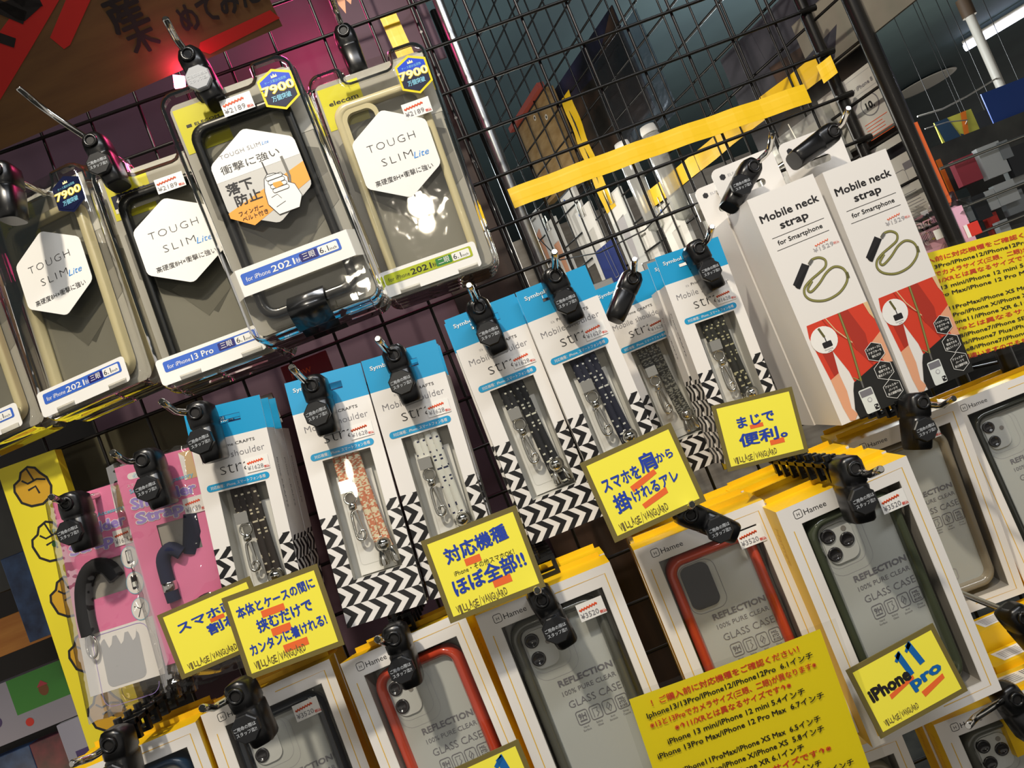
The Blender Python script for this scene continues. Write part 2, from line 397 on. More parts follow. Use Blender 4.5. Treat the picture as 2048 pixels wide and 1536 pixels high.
# ---- the room
def build_room():
    def plane(name, P, mat):
        mb = MB(); mb.add(P, [tuple(range(len(P)))], mat); return struct(mb.build(name))
    plane('ceiling', [(-4, -3.5, 2.62), (7, -3.5, 2.62), (7, 9, 2.62), (-4, 9, 2.62)], 'ceiling_teal')
    plane('floor', [(-4, -3.5, 0), (7, -3.5, 0), (7, 9, 0), (-4, 9, 0)], 'far_mix')
    plane('wall_far', [(-4, 8.8, 0), (7, 8.8, 0), (7, 8.8, 2.62), (-4, 8.8, 2.62)], 'far_mix')
    mb = MB(); mb.box((-.57, .16, .4), (-.03, .19, 2.35), 'mauve_wall'); struct(mb.build('wall_back'))
build_room()
mb = MB(); mb.box((-1.9, .42, .3), (-.5, .44, 1.95), 'dark_shelf'); struct(mb.build('wall_left'))

# ---- wire grid the goods hang on
ZA = 1.842; G = .05
def wire(name, P, r, mat, parent, seg=8):
    mb = MB(); mb.tube(P, r, mat, seg); return mb.build(name, parent)
grid = thing('wire_grid', 'black wire display grid that the whole row of packages hangs on', 'display grid', Matrix.Translation((0, 0, 0)))
for j in range(-4, 20):
    z = ZA - j*G
    wire('horizontal_wire', [(-.585, 0, z), (.336, 0, z)], .0018, 'wire_black', grid)
for i in range(-11, 7):
    wire('vertical_wire', [(i*G, .0042, ZA + 4.3*G), (i*G, .0042, ZA - 19.4*G)], .0016, 'wire_black', grid)
wire('frame_post', [(.336, .006, ZA + 5*G), (.336, .006, ZA - 20*G)], .0062, 'post_black', grid, 14)
for j in range(-2, 12): 
    mb = MB(); mb.tube([(.327, 0, ZA - j*G), (.345, 0, ZA - j*G)], .0036, 'post_black', 8); mb.build('wire_clamp', grid)
# angled side grid
T = Vector((.287, -.958, 0)).normalized(); PN = Vector((T.y, -T.x, 0)); PO = Vector((.338, .008, 0))
if PN.y > 0: PN = -PN
def onp(px, py, k=0.0): return hit(px, py, PO - PN*k, PN)
side = thing('wire_grid', 'angled black side grid running back from the right end of the main grid', 'display grid')
for j in range(-9, 11):
    z = ZA - .012 - j*G
    a, b = PO + T*.054, PO - T*.86
    wire('horizontal_wire', [(a.x, a.y, z), (b.x, b.y, z)], .0017, 'wire_black', side)
for i in range(1, 18):
    q = PO - T*(.05*i)
    q = q + PN*.004
    wire('vertical_wire', [(q.x, q.y, ZA + 9.3*G), (q.x, q.y, ZA - 10.5*G)], .0014, 'wire_black', side)
for q in (PO + T*.054, PO - T*.86):
    wire('frame_post', [(q.x, q.y, ZA + 10*G), (q.x, q.y, ZA - 11*G)], .0078, 'post_black', side, 14)
# edge-on divider grid at the brown board
div = thing('wire_grid', 'narrow black divider grid standing edge-on beside the brown board', 'display grid')
for k in range(5):
    x = -.052 + .004*k
    wire('vertical_wire', [(x, .02 + .022*k, ZA + .3), (x, .02 + .022*k, ZA - .42)], .002, 'wire_black', div)
for j in range(-5, 9): wire('horizontal_wire', [(-.052, .018, ZA - .02 - j*.05), (-.036, .11, ZA - .02 - j*.05)], .0016, 'wire_black', div)
mb = MB(); mb.tube([(-.008, .09, 2.3), (-.018, .09, 1.2)], .0062, 'pipe_grey', 16); tag(mb.build('pole'), 'grey metal pole standing behind the main grid by the brown board', 'pole')
mb = MB(); mb.box((-.12, .125, .5), (-.034, .15, 2.4), 'brown_board'); tag(mb.build('board'), 'dark brown wooden board upright behind the middle of the grid', 'board')

# ------------------------------------------------------------------ hook and lock
def hook(tip, bend, hole, y, group_label, y_tip=None, wall=None):
    """chrome prong: from the grid, through the lock hole, bent up at the tip"""
    B = at(*bend, y - .012); Tp = at(*tip, (y - .03) if y_tip is None else y_tip); Hh = at(*hole, y)
    W = Vector((Hh.x, .003, Hh.z + .012)) if wall is None else Vector(wall)
    t = thing('display_hook', group_label, 'hook', Matrix.Translation(W))
    mb = MB(); pts = [W, W.lerp(Hh, .5), Hh, B]
    d = (Tp - B)
    mid = [B + d*f + (B - Hh).normalized()*0.0 for f in (.12, .5, .96)]
    P = [p - W for p in pts[:-1]] + [Hh.lerp(B, .8) - W, B.lerp(Tp, .1) - W] + [p - W for p in mid[1:]] + [Tp - W]
    mb.tube(P, [.0026]*(len(P)-1) + [.0019], 'chrome', 12); mb.build('prong', t)
    mb = MB(); mb.box((-.012, -.0045, -.02), (.012, -.002, .012), 'chrome'); mb.build('back_plate', t, .0006)
    return t
def lock_body(mb):
    L = []
    for z, wx, wy, cy in ((.0085, .003, .003, 0), (.0075, .0062, .005, 0), (.004, .0088, .0068, 0), (-.002, .0092, .0075, 0), (-.010, .0088, .0078, 0), (-.0115, .008, .007, 0), (-.013, .0088, .0078, .0),
                          (-.030, .0082, .0076, 0), (-.036, .0078, .0072, 0), (-.0375, .007, .0064, 0)):
        L.append([(wx*1.06*math.copysign(abs(math.cos(q))**.6, math.cos(q)), (.006 if z < .006 else .003) + wy*1.72*math.copysign(abs(math.sin(q))**.6, math.sin(q)), z) for q in [2*math.pi*k/20 for k in range(20)]])
    mb.loops(L, 'lock_black', True, True, True)
    mb.tube([(.0044*math.cos(a), -.0078, .0044*math.sin(a)) for a in [2*math.pi*k/16 for k in range(16)]], .0014, 'lock_black', 6, closed=True)
    mb.prism([(.0034*math.cos(2*math.pi*k/12), .0034*math.sin(2*math.pi*k/12)) for k in range(12)], -.0079, -.0076, 'sign_black')
def lock_disc(mb, txt=True, mat='lock_disc'):
    P = [(.0098*math.cos(math.radians(22.5 + 45*k)), .0098*math.sin(math.radians(22.5 + 45*k))) for k in range(8)]
    Pi = [(x*.92, z*.92) for x, z in P]
    mb.loops([[(x, 0, z) for x, z in P], [(x, -.0035, z) for x, z in P], [(x, -.0042, z) for x, z in Pi]], mat)
    if txt:
        sh = Sheet(mb, (0, -.0042, 0))
        sh.text('ご用命の際は', 0, -.6, 2.1, 'disc_ink', 1, w=15.4, bold=.01, align='C'); sh.text('スタッフ迄!!', 0, 3.0, 2.1, 'disc_ink', 1, w=14.2, bold=.01, align='C')
def lock(top, bot, y, label, disc=True, side=0, grey=False, turn=0, dz=-.0215, dx=-.0018):
    A = at(*top, y); B = at(*bot, y)
    ang = math.atan2(-(B.x - A.x), A.z - B.z)          # lean of the hanging block
    t = thing('security_lock', label, 'lock', Matrix.Translation(A) @ Matrix.Rotation(ang, 4, 'Y') @ Matrix.Rotation(math.radians(turn), 4, 'Z'))
    part('lock_body', 'body', lock_body, t)
    if disc:
        k = 'disc_grey' if grey else 'disc'
        d = part(k, 'label_disc', lambda m: lock_disc(m, True, 'lock_grey' if grey else 'lock_disc'), t)
        d.location = (dx, -.0076, dz); d.rotation_euler = (0, -ang - math.radians(2) + side, 0)
    return t

# ------------------------------------------------------------------ shoulder strap boxes
SW, SH, SD = 60.0, 190.0, 20.0
def chevrons(sh, u0, v0, u1, v1, holes=()):
    regs = [(u0, v0, u1, v1)]
    if holes:
        a, b, c, d = holes; regs = [(u0, v0, a, d), (c, v0, u1, d), (u0, d, u1, v1)]
    h = 7.4; p = 11.0; rows = int((v1 - v0) / h) + 2
    for r in range(rows):
        va, vb = v1 - (r+1)*h, v1 - r*h
        s1 = 7.6 if r % 2 == 0 else -7.6
        ph = (r // 2) * 5.5
        for k in range(-3, 8):
            x = k*p + ph % p - 3
            q = [(x + (s1 if s1 > 0 else 0), va), (x + p*.5 + (s1 if s1 > 0 else 0), va), (x + p*.5 + (-s1 if s1 < 0 else 0), vb), (x + (-s1 if s1 < 0 else 0), vb)]
            for rg in regs:
                c = clip(q, *rg)
                if len(c) > 2: sh.poly(c, 'black_print', 1)
def strap_carton(mb):
    w, h, d = SW/2000, SH/1000, SD/1000
    # window 13..50 x 65..158, side walls, back, header tab in front only
    u0, v0, u1, v1 = 13, 66, 50, 158
    sh = Sheet(mb, (-w, 0, 0))
    for a in ((0, 26, SW, v0), (0, v0, u0, v1), (u1, v0, SW, v1), (0, v1, SW, SH)): sh.rect(*a, 'white_card', 0)
    z1 = -.026
    mb.add([(-w,0,z1),(-w,d,z1),(-w,d,-h),(-w,0,-h)], [(0,1,2,3)], 'white_card'); mb.add([(w,0,z1),(w,d,z1),(w,d,-h),(w,0,-h)], [(3,2,1,0)], 'white_card')
    mb.add([(-w,0,z1),(w,0,z1),(w,d,z1),(-w,d,z1)], [(0,1,2,3)], 'white_card'); mb.add([(-w,0,-h),(w,0,-h),(w,d,-h),(-w,d,-h)], [(3,2,1,0)], 'black_print'); mb.add([(-w,d,z1),(w,d,z1),(w,d,-h),(-w,d,-h)], [(3,2,1,0)], 'white_card')
    # window reveal
    x0, x1, za, zb = -w + u0*.001, -w + u1*.001, -v0*.001, -v1*.001; dd = .016
    mb.loops([[(x0,0,za),(x1,0,za),(x1,0,zb),(x0,0,zb)], [(x0,dd,za),(x1,dd,za),(x1,dd,zb),(x0,dd,zb)]], 'light_grey_card', False, True)
    # hanging header, two plies with a slot
    sh.text("it's", 17, 33.2, 2, 'light_ink', 2); sh.text('Prime CRAFTS', 22, 33.2, 2.3, 'ink', 2, w=27)
    sh.text('Mobile shoulder', 6, 42, 5.2, 'grey_ink', 2, w=49, bold=-.012); sh.text('strap', 18, 54, 10.5, 'ink', 2, w=32, bold=-.02)
    sh.rrect(5, 59.2, 54, 64.6, 2.6, 'blue_print', 2); sh.text('対応機種：iPhone, スマートフォン各種', 8, 63.1, 2.1, 'white_print', 3, w=43)
    price(sh, 38, 46, '¥1628', 18, 11, 4)
    chevrons(sh, 0, 108, SW, SH, (u0, 108, u1, v1))
    for s_, O, U in ((1, (w, 0, 0), (0, 1, 0)), (-1, (-w, d, 0), (0, -1, 0))):
        ss = Sheet(mb, O, U); ss.N = Vector((s_*1.3e-4, 0, 0)); chevrons(ss, 0, 112, SD, SH)
        ss.text("Prime CRAFTS", SD*.35, 50, 2.8, 'grey_ink', 2, w=40, rot=-90)
def strap_header(mb):
    w = SW/2000; sh = Sheet(mb, (-w, 0, 0))
    def hdr(y, mat):
        s2 = Sheet(mb, (-w, y, 0))
        s2.rect(0, 0, SW, 9.5, mat, 0); s2.rect(0, 15, SW, 26, mat, 0); s2.rect(0, 9.5, 18, 15, mat, 0); s2.rect(42, 9.5, SW, 15, mat, 0)
    hdr(0, 'blue_print'); hdr(.0007, 'white_card')
    sh.line([(18, 9.5), (42, 9.5), (42, 15), (18, 15)], .4, 'pack_blue', 1, True)
    mb.add([(-w,0,0),(w,0,0),(w,.0007,0),(-w,.0007,0)], [(0,1,2,3)], 'white_card')
    sh.text('Symbol', 5, 9.0, 3.2, 'white_print', 2, w=17, bold=.012)
def strap_film(mb):
    w = SW/2000; x0, x1 = -w + .0128, -w + .0502
    n = 6; L = [[(x0 + (x1-x0)*k/n, -.0006 - .0004*math.sin(math.pi*k/n), z) for k in range(n+1)] for z in (-.0658, -.112, -.1582)]
    mb.loops(L, 'window_film', False, False, True, False)
def strap_cards(mb):
    mb.box((-.012, .0125, -.157), (.016, .0155, -.08), 'insert_white')
    sh = Sheet(mb, (-.012, .0125, 0)); sh.line(rr(2, 92, 20, 150, 3, 4), .3, 'light_grey_card', 1, True)
def clasp(mb):
    c = Vector((-.0045, .006, -.088))
    mb.box((c.x-.0055, c.y-.004, c.z-.006), (c.x+.0045, c.y+.003, c.z+.003), 'chrome')
    mb.lathe([(.001, 0), (.003, .001), (.0032, .004), (.002, .006)], (c.x, c.y-.001, c.z-.0205), (0, 0, 1), 'chrome', 14)
    P = [(0, -.021), (-.0024, -.024), (-.0026, -.038), (-.0015, -.0425), (.0016, -.0435), (.0042, -.0405), (.0036, -.037), (.001, -.0368), (-.0002, -.039)]
    mb.tube(smooth([(c.x + x, c.y-.001, c.z + z) for x, z in P], 3), .0012, 'chrome', 9)
    mb.tube([(c.x + .001, c.y-.0015, c.z-.021), (c.x + .003, c.y-.0015, c.z-.036)], [.0016, .0009], 'chrome', 9)
def clasp_ring(mb):
    c = Vector((-.0045, .006, -.088)); mb.tube([(c.x + .0045*math.cos(a), c.y-.001, c.z - .011 + .0045*math.sin(a)) for a in [2*math.pi*k/18 for k in range(18)]], .0009, 'chrome', 8, closed=True)
def ball_end(mb):
    mb.sphere((.0105, .004, -.139), .0056, 'chrome', 22, 12)
    mb.tube([(.0105 + .0062*math.cos(a), .005, -.139 + .0062*math.sin(a)) for a in [2*math.pi*k/20 for k in range(20)]], .0007, 'steel', 6, closed=True)
    for dx in (-.001, .0052):
        mb.lathe([(.0036, -.0155), (.0042, -.013), (.0022, -.004), (.0016, -.002)], (.0085 + dx, .006, -.139), (0 if dx < 0 else -.28, 0, 1), 'chrome', 16)
def cord_fn(mat, k):
    def f(mb):
        x = (-.0075, -.0028, .0032, .0092)[k]
        if k < 2: P = [(x, .007, -.066), (x + .0005, .0065, -.078), (x + .001, .0065, -.086)]
        else:
            z1 = -.155 if mat not in ('cord_pink', 'cord_grey') else -.142
            P = [(x - .0015 + .0012*math.sin(q*3 + k) + .007*q, .006 + .001*math.cos(q*5+k), -.066 + (z1+.066)*q) for q in [i/10 for i in range(11)]]
        mb.tube(P, .0031, mat, 12)
    return f
def strap_box(cord, label, corners, y0, n=0, what=None, **kw):
    kw = dict(dict(sy=.012, sa=.03), **kw)
    t = thing('strap_box', label, 'strap box', pose(corners, SW, SH, y0, **kw), 'phone shoulder strap boxes hanging in the middle row')
    part('strap_carton', 'carton', strap_carton, t); part('strap_header', 'hanging_header', strap_header, t)
    part('strap_cards', 'insert_card', strap_cards, t)
    for k in range(4): part(('cord', cord, k), 'cord', cord_fn(cord, k), t)
    cl = part('clasp', 'clasp', clasp, t); part('clasp_ring', 'swivel_ring', clasp_ring, cl); part('ball', 'ball_connector', ball_end, t); part('strap_film', 'window_film', strap_film, t)
    if n: stack(t, n, (SD + 3)/1000, what)
    return t
g = 'strap boxes'
strap_box('cord_brown', 'white and blue strap box with dark brown speckled cord, leftmost of the strap box row', {'TL': (371, 837), 'TR': (517, 781), 'BL': (470, 1310)}, -.175, 2, '{} strap box back in the stack behind the brown speckled cord')
strap_box('cord_pink', 'strap box with pink and cream braided cord and full black and white chevron base', {'TL': (569, 772), 'TR': (727, 722), 'BL': (691, 1267), 'BR': (853, 1195)}, -.18, 1, '{} strap box back, hidden behind the pink cord box', sa=.04)
strap_box('cord_white', 'strap box with white cord flecked in navy, right of the pink cord box', {'TL': (725, 732), 'TR': (868, 670), 'BL': (860, 1200)}, -.172, 2, '{} strap box back in the stack behind the white flecked cord')
strap_box('cord_black', 'strap box with black cord flecked in white, right of the white cord box', {'TL': (888, 640), 'TR': (1029, 588), 'BL': (1065, 1089)}, -.171, 1, '{} strap box back behind the black and white cord')
strap_box('cord_navy', 'strap box with navy cord flecked in white, behind the centre right yellow card', {'TL': (1032, 588), 'TR': (1169, 527), 'BL': (1215, 1035)}, -.168, 1, '{} strap box back behind the navy flecked cord')
strap_box('cord_grey', 'set-back strap box with thin grey cord, between the navy and olive cord boxes', {'TL': (1183, 584), 'TR': (1297, 535), 'BR': (1450, 915), 'BL': (1345, 965)}, -.075)
strap_box('cord_olive', 'strap box with dark olive flecked cord, rightmost beside the tall neck strap boxes', {'TL': (1313, 514), 'TR': (1432, 473), 'BL': (1462, 930)}, -.11, 1, '{} strap box back behind the olive cord')

# ------------------------------------------------------------------ blister packs with phone cases
BW, BH = 105.0, 202.0
def blister_outline():
    w, h = BW/2, BH; P = []
    def arc(cx, cz, r, a0, a1, n=5):
        for k in range(n+1):
            q = math.radians(a0 + (a1-a0)*k/n); P.append(((cx + r*math.cos(q))*.001, (cz + r*math.sin(q))*.001))
    arc(w-12, -12, 12, 0, 90); arc(25, -4, 4, 90, 180, 3); arc(16, -10, 5, 0, -90, 3); arc(-16, -10, 5, -90, -180, 3); arc(-25, -4, 4, 0, 90, 3)
    arc(-w+12, -12, 12, 90, 180); arc(-w+11, -h+11, 11, 180, 270); arc(w-11, -h+11, 11, 270, 360)
    return P
def shell(mb):
    P = blister_outline()
    L = [[(x, y, z) for x, z in offset(P, d)] for d, y in ((-.0060, .0), (-.0030, .0008), (-.0012, .003), (0, .006), (.0003, .0165), (.0012, .0172), (.0013, .018))]
    # offset() grows outward for the loop's winding
    mb.loops(L, 'clear_shell', True, False, True)
    for sx in (-.026, .026):
        mb.loops([[(sx + a*.009, y, -.196 + b*.003) for a, b in ((-k, -k), (k, -k), (k, k), (-k, k))] for k, y in ((1, -.0002), (.9, -.0016))], 'clear_shell', False, True)
def back_card(variant):
    def f(mb):
        mb.prism(rr(-.0485, -.197, .0485, -.006, .006, 4), .0145, .0152, 'grey_card')
        sh = Sheet(mb, (-BW/2000, .0145, 0))
        sh.poly([(8, 60), (40, 45), (100, 75), (100, 110), (60, 150), (8, 100)], 'dark_grey_card', 1)
        sh.poly([(30, 118), (52, 150), (100, 118), (100, 95)], 'mid_grey_card', 2)
        sh.rect(6, 10, 42, 46, 'insert_yellow', 2); sh.rect(74, 8, 102, 60, 'light_grey_card', 2)
        sh.text('elecom' if variant != 'belt' else '■ ELECOM', 12, 26, 4 if variant != 'belt' else 2.2, 'ink', 3, w=26, bold=.02)
        if variant == 'thirteen':
            sh.rect(8, 24, 46, 36, 'sticker_navy', 4); sh.text('ワイヤレス', 16, 29, 3.4, 'white_print', 5, w=24); sh.text('充電対応', 16, 34.5, 3.2, 'white_print', 5, w=24)
            sh.poly([(11, 30), (14, 26), (13, 29.5), (15, 29.5), (11, 35), (12.4, 31)], 'white_print', 5); sh.rect(8, 36, 46, 40, 'white_print', 4)
    return f
def case_frame(mat, cam_ring):
    def f(mb):
        o = rr(-.0395, -.189, .0395, -.030, .0125); i = rr(-.0325, -.182, .0325, -.037, .008)
        oo = offset(o, -.0012); n = len(o)
        L = [[(x, .0125, z) for x, z in i], [(x, .0055, z) for x, z in i], [(x, .0040, z) for x, z in offset(i, .0014)], [(x, .0040, z) for x, z in oo], [(x, .0055, z) for x, z in o], [(x, .0125, z) for x, z in o]]
        mb.loops(L, mat, False, False, True)
        mb.prism(i, .0112, .0118, 'glass_back')
        if cam_ring:
            a = rr(-.0335, -.073, -.002, -.036, .009); b = rr(-.0298, -.0692, -.0057, -.0398, .007); mb.ring(a, b, .0045, .010, mat)
    return f
def hexlabel(kind):
    def f(mb):
        sh = Sheet(mb, (-BW/2000, -.0002, 0)); c = 53
        P = []
        V = [(c, 47), (c+33, 66), (c+33, 105), (c, 124), (c-33, 105), (c-33, 66)]
        for i in range(6):                                  # softened corners
            a, b, d = Vector(V[i-1]), Vector(V[i]), Vector(V[(i+1) % 6])
            P += [tuple(b + (a-b).normalized()*3), tuple(b + (a-b).normalized()*.9 + (d-b).normalized()*.9), tuple(b + (d-b).normalized()*3)]
        mb.add([sh.p(*q, 0) for q in P] + [sh.p(*q, 1) for q in P], [tuple(range(18)), tuple(range(18, 36))[::-1]] + [(k, (k+1) % 18, 18 + (k+1) % 18, 18 + k) for k in range(18)], 'white_print')
        if kind != 'belt':
            sh.text('TOUGH', c-22, 78, 6.6, 'ink', 3, w=42, bold=-.022, sp=1.2); sh.text('SLIM', c-14, 92, 6.6, 'ink', 3, w=27, bold=-.022, sp=1.25)
            sh.text('Lite', c+13, 94, 5.4, 'sky_ink', 3, w=13, shear=.35, bold=-.005); sh.text('高硬度8H×衝撃に強い', c-25, 106, 3.8, 'ink', 3, w=51)
        else:
            sh.poly(clip(P, 0, 80, 120, 130), 'light_grey_card', 2); sh.poly(clip(P, 0, 47, 120, 80.2), 'white_print', 2)
            band = [(c-33, 104), (c+33, 86), (c+33, 101), (c-18, 119), (c-33, 108)]
            sh.poly(clip(band, c-33, 60, c+33, 120), 'orange_print', 3)
            sh.text('TOUGH SLIM', c-24, 64, 3.2, 'grey_ink', 3, w=32, bold=-.01, sp=1.1); sh.text('Lite', c+9, 64, 2.6, 'sky_ink', 3, shear=.3)
            sh.text('衝撃に強い', c-27, 75, 5, 'ink', 3, w=46)
            sh.text('落下', c-28, 91, 6.6, 'ink', 4, w=20, bold=.02); sh.text('防止', c-25, 101, 6.6, 'ink', 4, w=20, bold=.02)
            sh.text('フィンガー', c-26, 109, 3, 'ink', 5, w=19, bold=.005); sh.text('ベルト付き', c-25, 113.6, 3, 'ink', 5, w=20, bold=.005)
            sh.line([(c+4, 76), (c+4.5, 88)], .9, 'ink', 5); sh.line([(c+19, 77), (c+19.5, 93), (c+18.5, 97), (c+12, 98)], 2, 'dark_grey_card', 5)
            hand = [(c+1, 89), (c+4, 86.5), (c+9, 87), (c+15, 90), (c+18, 93), (c+17, 97), (c+21, 100), (c+23, 110), (c+18, 118), (c+2, 118), (c-3, 108), (c-2, 98)]
            sh.poly(hand, 'white_print', 6); sh.line(hand, .45, 'ink', 7, True)
            [sh.poly(rr(c+2+q*.6, 88.2+q*3.4, c+15+q*.5, 91.4+q*3.4, 1.5, 3), 'white_print', 7) or sh.line(rr(c+2+q*.6, 88.2+q*3.4, c+15+q*.5, 91.4+q*3.4, 1.5, 3), .35, 'ink', 8, True) for q in range(4)]
            sh.poly([(c+6, 94), (c+12, 94.5), (c+13, 98), (c+7, 98.5), (c+5.6, 96)], 'orange_print', 9)
            sh.line([(c+1, 104), (c+6, 103), (c+8, 107)], .35, 'ink', 7); sh.line([(c+2, 112), (c+10, 110)], .35, 'ink', 7)
    return f
def bandlabel(kind):
    def f(mb):
        sh = Sheet(mb, (-BW/2000, -.0003, 0))
        col, dk, year, v0 = {'belt': ('label_blue', 'label_navy', '2021', 150), 'blue': ('label_blue', 'label_navy', '2021', 178), 'thirteen': ('label_blue', 'label_navy', '13 Pro', 178), 'green': ('label_green', 'label_dark_green', '2021', 178)}[kind]
        ink = 'white_print' if kind != 'green' else 'ink'
        if kind == 'belt':
            P = [(-BW/2000 - .0006 + .001*BW*k/12 + .0012*k/12, -.0006 + (.012 if k in (0, 12) else .0), ) for k in range(13)]
            L = [[(x, y, -z*.001) for x, y in P] for z in (v0 - 4, v0 + 17)]
            mb.loops(L, 'white_print', False, False, False, False)
            sh = Sheet(mb, (-BW/2000, -.0007, 0))
        else:
            mb.prism([(x, z) for x, z in rr(-.050, -(v0 + 19)*.001, .038, -(v0 - 3)*.001, .003, 4)], -.0005, -.0002, 'white_print'); sh = Sheet(mb, (-BW/2000, -.0006, 0))
        a = 8 if kind != 'belt' else 11
        sh.rrect(a, v0, a + 78, v0 + 9, 1.6, col, 1)
        sh.text('for iPhone', a + 3, v0 + 6.8, 3.6, ink, 2, w=19); sh.text(year, a + 23.5, v0 + 7, 5, ink, 2, w=18, bold=.015)
        if year == '2021': sh.text('秋', a + 42.5, v0 + 6.8, 3, ink, 2)
        sh.rrect(a + 46, v0 + 1.2, a + 60, v0 + 7.8, 1, dk, 2); sh.text('三眼' if kind != 'green' else '二眼', a + 48, v0 + 6.2, 4, 'white_print', 3, w=10)
        sh.rrect(a + 60.5, v0 + 1.2, a + 76, v0 + 7.8, 1, 'white_print', 2); sh.text('6.1', a + 61.5, v0 + 6.6, 4.4, 'ink', 3, w=7); sh.text('inch', a + 69.2, v0 + 6.6, 2.2, 'ink', 3, w=5.5)
    return f
def sticker(dark):
    def f(mb):
        sh = Sheet(mb, (-BW/2000, -.0001, 0)); c = 89; V = [(c, 12), (c+13.5, 18), (c+13.5, 38), (c, 45), (c-13.5, 38), (c-13.5, 18)]
        mb.add([sh.p(*q, 0) for q in V] + [sh.p(*q, 1) for q in V], [tuple(range(6)), tuple(range(6, 12))[::-1]] + [(k, (k+1) % 6, 6 + (k+1) % 6, 6 + k) for k in range(6)], 'sticker_navy' if dark else 'sticker_yellow')
        I = [(c + (a-c)*.87, 28.5 + (b-28.5)*.87) for a, b in V]
        sh.poly(I, 'sticker_blue' if not dark else 'sticker_navy', 2); sh.poly(clip(I, 0, 27, 200, 60), 'sticker_navy', 3)
        sh.poly([(c-2.4, 19), (c-2, 16.6), (c-1, 18), (c, 16), (c+1, 18), (c+2, 16.6), (c+2.4, 19)], 'cream_print', 3)
        sh.text('ケース累計出荷数', c, 22.4, 1.8, 'aqua_print', 3, w=17, align='C'); sh.text('7900', c, 30.6, 6.6, 'sticker_yellow', 4, w=25, align='C', bold=.06); sh.text('7900', c, 30.4, 6.4, 'cream_print', 5, w=24, align='C', bold=.03)
        sh.text('万個突破', c, 36.4, 3.4, 'aqua_print', 4, w=15, align='C', bold=.02)
    return f
def pricetag(u, v, txt, w=24, h=13, y=-.0003, W=BW):
    def f(mb):
        mb.box((-W/2000 + u*.001, y - .0001, -(v+h)*.001), (-W/2000 + (u+w)*.001, y, -v*.001), 'white_print')
        price(Sheet(mb, (-W/2000, y - .0001, 0)), u, v, txt, w, h, 1, bg=False)
    return f
def belt(mb):
    n = 12; L = []
    for k in range(n+1):
        a = math.pi * k / n
        L.append([(x, .006 - .017*math.sin(a), -.178 - .030*k/n*0.9 - .0) for x in (-.017, .012)])
    L2 = [[(p[0], p[1] + .0016, p[2]) for p in l] for l in L]
    mb.loops([[a[0], a[1], b[1], b[0]] for a, b in zip(L, L2)], 'case_black', True, True, True)
def case_pack(key, frame, cam_ring, band, stick, tagpos, label, corners, y0, n, what, **kw):
    t = thing('phone_case_pack', label, 'phone case', pose(corners, BW, BH, y0, **kw), 'clear phone case packs hanging at the upper left')
    part(('back', band), 'back_card', back_card(band), t)
    part(('frame', frame, cam_ring), 'phone_case', case_frame(frame, cam_ring), t)
    part('shell', 'clear_shell', shell, t)
    part(('hex', band == 'belt'), 'front_label', hexlabel(band), t); part(('band', band), 'model_label', bandlabel(band), t)
    if stick: part(('sticker', stick), 'sticker', sticker(stick == 'dark'), t)
    if tagpos: part(('ptag', tagpos), 'price_tag', pricetag(*tagpos), t)
    if band == 'belt': part('belt', 'finger_belt', belt, t)
    stack(t, n, .027 if band == 'belt' else .0225, what, (.002, .002, .3))
    return t
case_pack('finger', 'case_black', False, 'belt', 'gold', (44, 22, '¥2189'), 'clear pack with black framed case, orange finger belt picture and a wide blue model band', {'TL': (303, 190), 'TR': (572, 94), 'BR': (765, 588), 'BL': (505, 690)}, -.195, 2, '{} case pack back behind the finger belt pack')
case_pack('green', 'case_clear', True, 'green', 'gold', (70, 49, '¥2189'), 'clear pack with cream transparent case and green model label, rightmost of the case packs', {'TL': (608, 150), 'TR': (838, 70), 'BR': (1000, 530), 'BL': (768, 617)}, -.10, 2, '{} case pack back behind the green labelled pack')
BULB = bpy.data.objects['phone_case_pack.003'].matrix_world.copy()
case_pack('thirteen', 'case_black', False, 'thirteen', None, (50, 30, '¥2189'), 'clear pack with black framed case and grey charging badge, left of the finger belt pack', {'TL': (168, 345), 'BL': (322, 775), 'BR': (575, 700)}, -.158, 1, '{} case pack back behind the pack with the charging badge', sa=.03, sy=.006)
case_pack('seven', 'case_clear', False, 'blue', 'dark', None, 'turned clear pack with cream case and dark round-cornered gold number sticker, far left', {'TL': (-52, 400), 'TR': (150, 322), 'BR': (290, 752), 'BL': (92, 858)}, -.15, 1, '{} case pack back behind the turned pack with the dark sticker', sa=.35)
case_pack('edge', 'case_clear', False, 'blue', None, None, 'clear pack cut off by the left edge, only its right rim showing', {'TR': (-62, 440), 'BR': (78, 846), 'BL': (-130, 940)}, -.15, 1, '{} case pack back behind the pack at the left edge')

for px_, e_ in (((838, 408), .9), ((852, 446), .6)):          # the two bulbs seen mirrored in that pack
    n_ = -Vector(BULB.col[1][:3]); P_ = hit(*px_, BULB.translation, n_); d_ = ray(*px_).normalized()
    lamp('ceiling_bulb', 'POINT', P_ + (d_ - 2*d_.dot(n_)*n_)*1.6, e_*3, (1, .9, .72), shadow_soft_size=.036*e_)
